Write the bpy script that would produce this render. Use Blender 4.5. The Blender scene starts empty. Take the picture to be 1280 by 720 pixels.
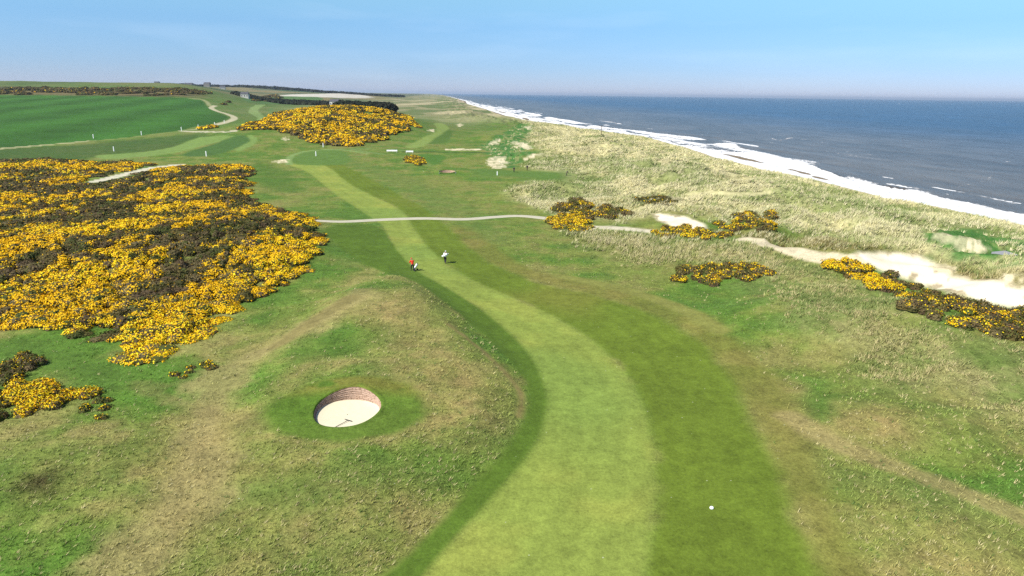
import bpy, bmesh, math, random
import numpy as np
from mathutils import Vector, Matrix

# ------------------------------------------------------------------ camera, light, exposure
S = bpy.context.scene
R = math.radians
CAM_Z = 24.0
F = 834.0                      # focal length in pixels of the 1280 px wide photograph
PITCH, ROLL = 16.2, -0.72
cam_d = bpy.data.cameras.new('camera')
cam = bpy.data.objects.new('camera', cam_d)
S.collection.objects.link(cam)
cam_d.sensor_width = 36
cam_d.lens = 36 * F / 1280
cam_d.clip_start = 0.5
cam_d.clip_end = 80000
CM = Matrix.Rotation(R(90 - PITCH), 3, 'X') @ Matrix.Rotation(R(-ROLL), 3, 'Z')
cam.matrix_world = Matrix.Translation((0, 0, CAM_Z)) @ CM.to_4x4()
S.camera = cam

SUN_EL, SUN_AZ = 47.0, 236.0    # azimuth clockwise from +Y: behind the camera and to the left
w = bpy.data.worlds.new('World')
S.world = w
w.use_nodes = True
nt = w.node_tree
bg = nt.nodes['Background']
sky = nt.nodes.new('ShaderNodeTexSky')
sky.sky_type = 'NISHITA'
sky.sun_disc = False
sky.sun_elevation = R(SUN_EL)
sky.sun_rotation = R(SUN_AZ)
sky.altitude = 0
sky.air_density = 1.0
sky.dust_density = 0.0
sky.ozone_density = 5.0
tcw = nt.nodes.new('ShaderNodeTexCoord')
sxw = nt.nodes.new('ShaderNodeSeparateXYZ'); nt.links.new(tcw.outputs['Generated'], sxw.inputs[0])
rampw = nt.nodes.new('ShaderNodeValToRGB'); nt.links.new(sxw.outputs[2], rampw.inputs[0])
SKY_TINT = [(0.0, (0.88, 1.00, 1.66)), (0.035, (0.86, 1.10, 1.66)), (0.09, (1.00, 1.33, 1.68)), (0.14, (1.45, 1.78, 1.72)), (0.5, (1.1, 1.15, 1.2))]
els = rampw.color_ramp.elements
els[0].position = 0.0; els[1].position = 0.5
for p_, c_ in SKY_TINT[1:-1]: els.new(p_)
for e_, (p_, c_) in zip(sorted(els, key=lambda e: e.position), SKY_TINT): e_.color = (*[v * 0.56 for v in c_], 1)
mulw = nt.nodes.new('ShaderNodeMix'); mulw.data_type = 'RGBA'; mulw.blend_type = 'MULTIPLY'; mulw.inputs[0].default_value = 1
nt.links.new(sky.outputs[0], mulw.inputs[6]); nt.links.new(rampw.outputs[0], mulw.inputs[7])
# thin cirrus streaks, fixed in the sky
mpw = nt.nodes.new('ShaderNodeMapping'); mpw.inputs['Scale'].default_value = (2.5, 2.5, 16); mpw.inputs['Rotation'].default_value = (0, R(12), 0)
nt.links.new(tcw.outputs['Generated'], mpw.inputs[0])
now = nt.nodes.new('ShaderNodeTexNoise'); now.inputs['Scale'].default_value = 1.6; now.inputs['Detail'].default_value = 6; nt.links.new(mpw.outputs[0], now.inputs[0])
mrw = nt.nodes.new('ShaderNodeMapRange'); mrw.inputs[1].default_value = 0.5; mrw.inputs[2].default_value = 0.8; mrw.inputs[4].default_value = 0.10; nt.links.new(now.outputs[0], mrw.inputs[0])
mxw = nt.nodes.new('ShaderNodeMix'); mxw.data_type = 'RGBA'; nt.links.new(mrw.outputs[0], mxw.inputs[0]); nt.links.new(mulw.outputs[2], mxw.inputs[6])
mxw.inputs[7].default_value = (8.0, 8.6, 9.4, 1)
nt.links.new(mxw.outputs[2], bg.inputs[0])
bg.inputs[1].default_value = 0.085
sl = bpy.data.lights.new('sun', 'SUN')
sl.energy = 4.2
sl.angle = R(0.53)
sl.color = (1.0, 0.955, 0.88)
sun = bpy.data.objects.new('sun', sl)
S.collection.objects.link(sun)
az = R(SUN_AZ)
sd_ = Vector((math.sin(az) * math.cos(R(SUN_EL)), math.cos(az) * math.cos(R(SUN_EL)), math.sin(R(SUN_EL))))
sun.rotation_euler = sd_.to_track_quat('Z', 'Y').to_euler()
sun.location = (-60, -40, 120)
S.view_settings.view_transform = 'Standard'
S.view_settings.look = 'None'
S.view_settings.exposure = 0.80
S.view_settings.gamma = 1.0
S.cycles.max_bounces = 5
S.cycles.diffuse_bounces = 2
S.cycles.glossy_bounces = 2
S.cycles.volume_bounces = 0
S.cycles.use_denoising = False
KEXP = 0.60                      # seen (sRGB) surface value -> real base colour under this light

rng = np.random.default_rng(7)
random.seed(7)
SEA = -8.0


# ------------------------------------------------------------------ small maths
def lin(c):
    c = np.asarray(c, dtype=np.float64) / 255.0
    return np.where(c <= 0.04045, c / 12.92, ((c + 0.055) / 1.055) ** 2.4)


def alb(r, g, b, k=None):
    return (lin((r, g, b)) * (KEXP if k is None else k)).astype(np.float32)


def ss(a, b, x):
    t = np.clip((x - a) / (b - a), 0, 1)
    return t * t * (3 - 2 * t)


_g = rng.uniform(0, 2 * math.pi, 65536)
_gx, _gy = np.cos(_g).astype(np.float32), np.sin(_g).astype(np.float32)


def perlin(x, y, seed=0):
    xi = np.floor(x); yi = np.floor(y)
    fx = (x - xi).astype(np.float32); fy = (y - yi).astype(np.float32)
    xi = xi.astype(np.int64); yi = yi.astype(np.int64)

    def g(ix, iy, dx, dy):
        h = (ix * 73856093) ^ (iy * 19349663) ^ (seed * 83492791)
        h = (h ^ (h >> 13)) * 1274126177
        h = (h ^ (h >> 16)) & 65535
        return _gx[h] * dx + _gy[h] * dy
    u = fx * fx * fx * (fx * (fx * 6 - 15) + 10)
    v = fy * fy * fy * (fy * (fy * 6 - 15) + 10)
    a = g(xi, yi, fx, fy); b = g(xi + 1, yi, fx - 1, fy)
    c = g(xi, yi + 1, fx, fy - 1); d = g(xi + 1, yi + 1, fx - 1, fy - 1)
    return (a + (b - a) * u + (c - a) * v + (a - b - c + d) * u * v) * 1.5


def fbm(x, y, scale, oct=3, seed=0, gain=0.5):
    s = 0; a = 1.0; t = 0
    for i in range(oct):
        s = s + a * perlin(x / scale * 2 ** i + 17.3 * i, y / scale * 2 ** i - 9.1 * i, seed + i)
        t += a; a *= gain
    return s / t


def smooth(pts, n=3, closed=False):
    p = np.array(pts, float)
    out = []
    N = len(p)
    rngi = range(N) if closed else range(N - 1)
    for i in rngi:
        if closed:
            a, b, c, d = p[(i - 1) % N], p[i], p[(i + 1) % N], p[(i + 2) % N]
        else:
            a, b, c, d = p[max(i - 1, 0)], p[i], p[i + 1], p[min(i + 2, N - 1)]
        for k in range(n):
            t = k / n
            out.append(0.5 * ((2 * b) + (c - a) * t + (2 * a - 5 * b + 4 * c - d) * t * t + (-a + 3 * b - 3 * c + d) * t ** 3))
    if not closed:
        out.append(p[-1])
    return np.array(out)


# ------------------------------------------------------------------ rays of the photograph -> places in the world
CMn = np.array(CM)


def rays(px):
    px = np.atleast_2d(np.array(px, float))
    d = np.stack([px[:, 0] - 640, -(px[:, 1] - 360), -F * np.ones(len(px))], 1)
    d = d @ CMn.T
    return d / np.linalg.norm(d, axis=1, keepdims=True)


def flat(px, z=0.0):
    d = rays(px)
    t = (z - CAM_Z) / np.minimum(d[:, 2], -1e-4)
    return np.stack([d[:, 0] * t, d[:, 1] * t], 1)


def sdist(poly, x, y, closed=True, margin=1e9):
    """signed distance (negative inside) to a polygon, or distance to a polyline"""
    poly = np.asarray(poly, float)
    out = np.full(x.shape, margin, np.float32)
    m = (x > poly[:, 0].min() - margin) & (x < poly[:, 0].max() + margin) & (y > poly[:, 1].min() - margin) & (y < poly[:, 1].max() + margin)
    idx = np.nonzero(m)[0]
    if len(idx) == 0:
        return out
    X = x[idx].astype(np.float32); Y = y[idx].astype(np.float32)
    D = np.full(X.shape, 1e18, np.float32); ins = np.zeros(X.shape, bool)
    n = len(poly)
    for i in range(n if closed else n - 1):
        ax, ay = poly[i]; bx, by = poly[(i + 1) % n]
        ex, ey = bx - ax, by - ay
        l2 = ex * ex + ey * ey + 1e-9
        t = np.clip(((X - ax) * ex + (Y - ay) * ey) / l2, 0, 1)
        dx = X - ax - t * ex; dy = Y - ay - t * ey
        np.minimum(D, dx * dx + dy * dy, out=D)
        if closed and ay != by:
            c = ((Y < ay) != (Y < by))
            ins ^= c & (X < (Y - ay) / (by - ay) * ex + ax)
    D = np.sqrt(D)
    out[idx] = np.where(ins, -D, D) if closed else D
    return out


# ------------------------------------------------------------------ shape of the land
crest_px = [(1400, 316), (1280, 287), (1220, 271), (1160, 259), (1100, 249), (1040, 234), (1000, 224), (940, 211), (880, 194), (840, 182), (790, 169), (750, 164),
            (700, 155), (660, 151), (620, 143), (590, 132), (570, 126)]
cw = flat(crest_px, 1.0)
cy_ = np.concatenate([[-400, -60, 20], cw[:, 1], [3000, 9000, 40000]])
k_ = (cw[-1, 0] - cw[-4, 0]) / (cw[-1, 1] - cw[-4, 1])
cx_ = np.concatenate([[cw[0, 0] + 26, cw[0, 0] + 14, cw[0, 0] + 6], cw[:, 0],
                      [cw[-1, 0] - 0.075 * (3000 - cw[-1, 1]), cw[-1, 0] - 0.11 * (9000 - cw[-1, 1]), cw[-1, 0] - 0.13 * (40000 - cw[-1, 1])]])


def coast(x, y):
    return x - np.interp(y, cy_, cx_)


MOUND = flat(smooth([(484, 346), (520, 352), (560, 380), (610, 418), (645, 455), (668, 492), (664, 525), (632, 570), (585, 612), (520, 660), (430, 690), (330, 660), (270, 570), (290, 480), (350, 420), (420, 370)], 3, True))
BUNK = np.array(flat([(434, 514)], 1.0)[0])
bumps = []                       # (x, y, rx, ry, height)
for (px, py, rx, ry, h) in [(1100, 535, 7, 5, 1.3), (1130, 640, 9, 7, 0.9), (960, 400, 8, 8, 0.8), (700, 243, 9, 5, 3.0), (760, 262, 12, 6, 2.0), (650, 245, 8, 5, 1.0),
                            (618, 175, 14, 14, 3.0), (655, 200, 7, 5, 1.3), (860, 275, 10, 6, 1.4), (1060, 410, 8, 12, 1.6), (1200, 440, 9, 10, 1.8), (560, 216, 9, 4, 0.8), (480, 395, 9, 9, 1.0),
                            (100, 330, 26, 20, 2.5), (300, 300, 20, 18, 1.8), (80, 590, 10, 7, 0.8), (540, 470, 9, 6, 0.5)]:
    p = flat([(px, py)])[0]
    bumps.append((p[0], p[1], rx, ry, h))
for (px, py, rx, ry, h) in [(700, 190, 22, 40, 4), (830, 225, 16, 22, 3), (940, 255, 14, 15, 2.6), (640, 168, 18, 40, 3)]:
    p = flat([(px, py)])[0]
    bumps.append((p[0], p[1], rx, ry, h * 0.8))


def H(x, y):
    x = np.asarray(x, float); y = np.asarray(y, float)
    d = np.hypot(x, y)
    s = coast(x, y)
    u = x / np.maximum(y, 50.0)
    land = 1 - ss(-4, 6, s)
    z = 0.45 * fbm(x, y, 38, 3, 1) + ss(120, 400, d) * 1.6 * fbm(x, y, 110, 3, 5)
    z = z + ss(200, 700, d) * 1.2 * fbm(x, y, 60, 2, 8) * ss(0.5, 0.35, -u)
    # mound on the left of the fairway
    m = -sdist(MOUND, x.ravel(), y.ravel(), True, 30).reshape(x.shape)
    z = z + 0.85 * ss(-0.8, 4.5, m) + 0.35 * fbm(x, y, 6, 2, 600) * ss(0, 5, m) * ss(4.5, 7, np.hypot(x - BUNK[0], y - BUNK[1])) + 0.25 * ss(0, 12, m)
    for (bx, by, rx, ry, h) in bumps:
        q = ((x - bx) / rx) ** 2 + ((y - by) / ry) ** 2
        z = z + h * np.exp(-np.minimum(q, 30))
    z = z + 0.55 * np.exp(-np.minimum(((x - BUNK[0]) / 3.4) ** 2 + ((y - BUNK[1] - 3.2) / 2.2) ** 2, 30))
    # gorse hill far off
    q = ((x + 114) / 50) ** 2 + ((y - 450) / 115) ** 2
    z = z + 14.5 * np.exp(-np.minimum(q, 30)) * (1 + 0.12 * fbm(x, y, 40, 2, 33))
    # the big slope and ridge on the left
    lm = ss(-0.33, -0.50, u)
    z = z + np.interp(y, [300, 900, 1300, 1700, 4000], [0, 13, 35, 38, 30]) * lm
    # far country
    z = z + ss(1500, 5200, y) * 52 * ss(-0.19, -0.36, u) * (1 + 0.25 * fbm(x, y, 900, 3, 21)) * (1 - 0.7 * lm)
    z = z + ss(900, 3000, y) * 6 * ss(-60, -400, s) * (0.6 + fbm(x, y, 350, 2, 22))
    z = z + 9 * np.exp(-np.minimum(((x + 640) / 150) ** 2 + ((y - 2500) / 500) ** 2, 30))
    # dunes
    wd = ss(-85, -25, s)
    r1 = 1 - np.abs(fbm(x + 0.5 * y, y - 0.3 * x, 26, 3, 11)) * 2.2
    r2 = fbm(x, y, 9, 2, 14)
    tp = 0.12 + 0.88 * ss(-3, -30, s)
    z = z + wd * (0.3 + tp * (-1.2 + 4.4 * r1 + 1.0 * r2))
    z = z + 0.4 * ss(-14, -2, s) * wd
    cr = ss(1.5 + 1.2 * fbm(x, y, 14, 2, 40), 24, s)
    z = z * (1 - cr) + (SEA + 0.6 - 0.03 * (s - 22)) * cr
    return z


def at(px, py=None):
    """points on the ground seen at these pixels of the photograph"""
    P = [px] if np.ndim(px) == 1 and py is None else (px if py is None else [(px, py)])
    d = rays(P)
    ts = 22 * 1.017 ** np.arange(400)
    X = d[:, 0:1] * ts; Y = d[:, 1:2] * ts; Z = CAM_Z + d[:, 2:3] * ts
    below = Z < np.maximum(H(X, Y), SEA - 1)
    k = np.where(below.any(1), below.argmax(1), len(ts) - 1)
    k = np.maximum(k, 1)
    lo = ts[k - 1].copy(); hi = ts[k].copy()
    for _ in range(18):
        mi = (lo + hi) / 2
        b = (CAM_Z + d[:, 2] * mi) < H(d[:, 0] * mi, d[:, 1] * mi)
        hi = np.where(b, mi, hi); lo = np.where(b, lo, mi)
    out = np.stack([d[:, 0] * hi, d[:, 1] * hi], 1)
    return out


def at1(px, py):
    p = at(px, py)[0]
    return float(p[0]), float(p[1]), float(H(p[0], p[1]))


# ------------------------------------------------------------------ the ground's own colours (grass kinds, sand, earth) by place
def P(pts, n=3):
    return at(smooth(pts, n, True))


def L(pts, n=4):
    return at(smooth(pts, n))


fair = P([(362, 206), (385, 215), (420, 243), (462, 270), (480, 284), (497, 312), (522, 338), (560, 360), (600, 385), (640, 418), (668, 450), (683, 485), (686, 512), (675, 548), (650, 585), (605, 637), (560, 687), (525, 730), (500, 800),
          (805, 800), (806, 730), (814, 660), (818, 600), (812, 540), (800, 500), (780, 465), (745, 430), (700, 400), (640, 372), (590, 350), (545, 320), (515, 283), (500, 262), (440, 232), (405, 206)])
fair_dark = P([(400, 205), (440, 232), (500, 262), (515, 283), (545, 320), (590, 350), (640, 372), (700, 400), (745, 430), (780, 465), (800, 500), (812, 540), (818, 600), (814, 660), (806, 730), (805, 800),
               (1060, 800), (1020, 715), (1000, 650), (972, 590), (945, 535), (920, 490), (895, 450), (860, 418), (820, 396), (770, 378), (710, 362), (650, 346), (600, 322), (560, 284), (520, 255), (470, 228), (428, 206)])
fringe = P([(405, 286), (470, 282), (497, 312), (522, 338), (560, 360), (600, 385), (640, 418), (668, 450), (683, 485), (686, 512), (675, 548), (650, 585), (605, 637), (560, 687), (525, 730), (470, 730), (520, 680), (575, 622), (625, 570), (655, 525), (660, 490),
            (640, 455), (600, 415), (555, 378), (515, 350), (478, 340), (440, 320)])
semi = P([(560, 284), (600, 322), (650, 346), (710, 362), (770, 378), (820, 396), (860, 418), (895, 450), (920, 490), (945, 535), (972, 590), (1000, 650), (1020, 715), (1060, 800), (1150, 800), (1085, 715), (1050, 640), (1022, 590), (1010, 545), (985, 495), (955, 455), (905, 415), (850, 385), (780, 362), (700, 345), (650, 330), (610, 300), (590, 284)])
semi_up = P([(365, 196), (400, 190), (440, 198), (520, 225), (600, 262), (640, 300), (600, 300), (560, 270), (500, 240), (430, 205)])
brown_path = L([(985, 520), (1040, 552), (1110, 580), (1190, 610), (1290, 650), (1350, 672)])
trail = L([(455, 370), (400, 400), (345, 430), (290, 465), (260, 520), (250, 570), (215, 640), (170, 715), (150, 760)])
trail2 = L([(170, 480), (240, 510), (330, 530)])
dry = [(P([(470, 430), (540, 420), (590, 450), (640, 490), (640, 530), (600, 550), (540, 545), (500, 520), (470, 480)], 2), 3.0, 0.7),
       (P([(475, 372), (510, 365), (530, 390), (520, 415), (490, 410), (450, 395)], 2), 2.5, 0.75),
       (P([(330, 610), (420, 590), (520, 610), (500, 680), (420, 730), (300, 730)], 2), 4.0, 0.6),
       (P([(210, 560), (270, 520), (330, 540), (330, 600), (270, 660), (200, 720), (140, 720), (180, 640)], 2), 3.5, 0.55),
       (P([(350, 470), (390, 455), (380, 480), (340, 495)], 2), 1.5, 0.6),
       (P([(1000, 530), (1060, 505), (1140, 515), (1150, 560), (1080, 560)], 2), 2.0, 0.75),
       (P([(940, 480), (990, 480), (1010, 540), (1010, 620), (1045, 720), (1000, 720), (975, 620), (955, 550)], 2), 1.6, 0.75),
       (P([(1060, 690), (1180, 660), (1290, 670), (1290, 760), (1100, 760)], 2), 3.0, 0.5),
       (P([(1040, 560), (1120, 600), (1220, 640), (1280, 690), (1180, 700), (1070, 640)], 2), 3.0, 0.4)]
lush = [(P([(1010, 500), (1040, 495), (1045, 520), (1028, 530), (1012, 522)], 2), 1.2, 0.9),
        (P([(0, 425), (60, 430), (110, 450), (150, 470), (140, 490), (80, 470), (0, 450)], 2), 1.5, 0.9),
        (P([(125, 590), (165, 600), (205, 625), (180, 625), (140, 610)], 2), 1.5, 0.8),
        (P([(1170, 450), (1230, 460), (1290, 500), (1290, 470), (1220, 430)], 2), 2.0, 0.6),
        (P([(320, 200), (360, 215), (380, 240), (340, 240), (320, 225)], 2), 3.0, 0.8),
        (P([(395, 285), (440, 300), (455, 330), (430, 340), (405, 315)], 2), 2.0, 0.7),
        (P([(290, 610), (350, 600), (400, 605), (380, 625), (320, 630)], 2), 2.0, 0.6),
        (P([(345, 430), (420, 410), (450, 435), (400, 450), (350, 450)], 2), 2.0, 0.6)]
emerald = [P([(600, 182), (620, 172), (650, 155), (665, 158), (655, 172), (665, 185), (655, 200), (640, 210), (620, 200), (605, 190)], 2),
           P([(1175, 292), (1210, 290), (1290, 305), (1290, 335), (1250, 330), (1215, 322), (1165, 305)], 2)]
sandp = [P([(815, 267), (840, 268), (862, 273), (878, 280), (880, 287), (850, 286), (828, 278)], 2),
         P([(1068, 318), (1100, 315), (1130, 318), (1165, 330), (1190, 345), (1230, 352), (1300, 360), (1400, 372), (1400, 420), (1290, 388), (1250, 380), (1190, 368), (1140, 350), (1100, 335)], 2)]
sand_patch = [P(q, 2) for q in [
    [(1195, 307), (1215, 303), (1237, 312), (1220, 317), (1200, 315)], [(1176, 294), (1190, 296), (1186, 301), (1176, 299)], [(1255, 343), (1275, 346), (1278, 351), (1258, 349)],
    [(610, 178), (626, 174), (624, 179), (612, 182)], [(640, 177), (655, 178), (668, 186), (655, 187), (640, 180)], [(652, 196), (684, 190), (672, 197), (655, 202)],
    [(608, 198), (632, 196), (632, 209), (612, 210)], [(342, 201), (360, 199), (360, 203), (345, 204)], [(535, 162), (543, 161), (543, 165), (536, 164)], [(571, 155), (579, 155), (578, 158), (572, 158)],
    [(655, 158), (665, 157), (664, 161), (656, 161)], [(642, 183), (650, 183), (650, 186), (643, 186)], [(556, 186), (600, 186), (600, 188), (556, 188)], [(352, 172), (360, 171), (358, 176)],
    [(340, 127), (352, 125), (350, 127)], [(520, 138), (528, 138), (530, 141), (520, 141)], [(1155, 336), (1180, 330), (1195, 338), (1180, 345)]]]
pale = P([(372, 113), (395, 110.5), (470, 111), (478, 115), (445, 118), (410, 114.6)], 2)
dune_in = P([(640, 240), (664, 228), (710, 232), (745, 240), (700, 218), (660, 205), (685, 190), (660, 180), (660, 168), (672, 158), (640, 150), (600, 133), (575, 122), (620, 118), (800, 135), (1000, 190), (1300, 270), (1450, 300),
             (1500, 350), (1290, 345), (1180, 320), (1090, 305), (1000, 285), (900, 270), (830, 263), (770, 275), (700, 262), (660, 252)], 2)
dune_green = [P([(640, 196), (700, 205), (760, 225), (730, 228), (680, 212), (640, 205)], 2), P([(890, 250), (1000, 262), (1100, 280), (1150, 270), (1060, 245), (960, 240)], 2),
              P([(1120, 280), (1200, 275), (1300, 295), (1300, 330), (1180, 310)], 2), P([(750, 195), (900, 225), (880, 240), (760, 215)], 2)]
dune_near = P([(700, 285), (760, 290), (850, 300), (960, 310), (1060, 350), (1110, 385), (1160, 420), (1290, 445), (1290, 500), (1180, 480), (1060, 430), (1010, 375), (960, 345), (860, 325), (790, 330), (755, 310)], 2)
bank = P([(940, 360), (1000, 362), (1060, 352), (1110, 388), (1160, 425), (1290, 440), (1400, 480), (1400, 600), (1290, 560), (1180, 500), (1100, 480), (1040, 440), (985, 400)], 2)
brown_edge = P([(880, 290), (960, 290), (1060, 305), (1150, 320), (1210, 340), (1290, 345), (1290, 358), (1200, 350), (1130, 322), (1060, 318), (960, 302)], 2)
field = P([(-200, 118), (0, 119), (120, 120), (235, 123), (255, 128), (262, 136), (285, 146), (281, 150), (230, 162.5), (120, 176), (0, 186), (-200, 205)], 2)
far_brown = P([(-200, 104), (0, 108), (150, 112), (240, 115), (245, 122), (120, 119.2), (0, 118.2), (-200, 117)], 2)
fw = [(P([(130, 199), (180, 196), (225, 190), (258, 181), (293, 170), (250, 171.5), (215, 184), (170, 191), (120, 194)], 2), alb(136, 164, 86), 1.0),
      (P([(225, 194), (262, 182), (294, 170), (308, 170), (314, 176), (300, 184), (262, 195)], 2), alb(88, 122, 60), 1.0),
      (P([(294, 186), (314, 176), (308, 170), (318, 169.5), (322, 176), (312, 184), (298, 190)], 2), alb(136, 164, 86), 0.8),
      (P([(318, 132), (332, 131), (322, 138), (331, 146), (326, 155), (314, 156), (322, 147), (310, 140)], 2), alb(146, 174, 100), 1.2),
      (P([(336, 136), (342, 135), (340, 141), (349, 147), (346, 150), (338, 146)], 2), alb(100, 138, 68), 1.2),
      (P([(356, 137), (361, 137), (360, 142), (366, 145), (360, 145)], 2), alb(100, 138, 68), 1.2),
      (P([(506, 183), (545, 165), (542, 155), (552, 154), (562, 161), (548, 170), (535, 180), (520, 185)], 2), alb(146, 168, 86), 1.2),
      (P([(535, 180), (550, 170), (562, 161), (566, 170), (556, 178)], 2), alb(98, 128, 56), 1.2),
      (P([(512, 194), (545, 193), (560, 196), (545, 206), (534, 205)], 2), alb(92, 132, 52), 1.2),
      (P([(515, 192), (528, 199), (542, 207), (536, 208), (520, 200)], 2), alb(125, 148, 74), 1.0),
      (P([(515, 137), (530, 144), (535, 150), (526, 148), (515, 141)], 2), alb(118, 145, 78), 1.5),
      (P([(365, 197), (395, 187), (430, 189), (438, 200), (425, 206), (370, 206)], 2), alb(108, 140, 64), 1.2),
      (P([(590, 212), (640, 213), (700, 214), (712, 222), (690, 226), (640, 221), (595, 222)], 2), alb(106, 138, 62), 4.0),
      (P([(395, 121), (310, 120), (310, 128), (350, 130), (398, 126)], 2), alb(98, 132, 70), 2.0)]
tracks = [(L([(-60, 192), (0, 186), (60, 181), (115, 176)]), 1.4, 0.6, alb(205, 200, 150)),
          (L([(115, 176), (150, 173), (200, 167), (230, 163.5)]), 0.8, 0.8, alb(140, 160, 90)),
          (L([(227, 164), (250, 164.7), (288, 164.8), (292, 163)]), 1.6, 0.6, alb(215, 208, 175)),
          (L([(228, 163), (250, 161), (270, 156), (288, 151), (293, 147), (285, 143), (272, 139), (264, 135), (269, 132)]), 2.4, 0.8, alb(215, 208, 170)),
          (L([(262, 132), (258, 127), (250, 124), (236, 123)]), 2.0, 1.5, alb(170, 175, 120)),
          (L([(120, 227), (140, 222), (165, 216), (190, 210), (224, 206)]), 1.9, 0.3, alb(232, 226, 198)),
          (L([(362, 206), (361, 200), (366, 194), (385, 189), (420, 187), (440, 189), (460, 192)]), 0.9, 0.8, alb(142, 170, 98)),
          (L([(930, 299), (955, 305), (985, 312), (1020, 321), (1050, 326), (1075, 325)]), 1.3, 0.5, alb(232, 218, 182)),
          (L([(740, 284), (765, 285), (790, 287), (815, 290)]), 1.3, 0.6, alb(236, 226, 196)),
          (L([(860, 243), (900, 242), (935, 243), (960, 241)]), 0.5, 0.5, alb(222, 214, 160)),
          (L([(440, 372), (400, 395), (350, 430)]), 0.8, 0.8, alb(150, 140, 86)),
          (L([(700, 345), (780, 362), (850, 385), (900, 412)]), 0.9, 0.8, alb(145, 148, 76)),
          (L([(560, 405), (610, 445), (650, 490), (648, 520)]), 0.1, 0.5, alb(150, 138, 84)),
          (L([(505, 190), (540, 190), (575, 191), (620, 190)]), 0.9, 0.6, alb(60, 82, 40)),
          (L([(505, 188), (440, 186), (460, 190), (480, 193)]), 0.8, 0.6, alb(130, 155, 90))]
brown_spots = [P([(792, 250), (820, 247), (845, 250), (835, 257), (805, 256)], 2), P([(40, 598), (70, 590), (60, 615), (35, 612)], 2)]


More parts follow.
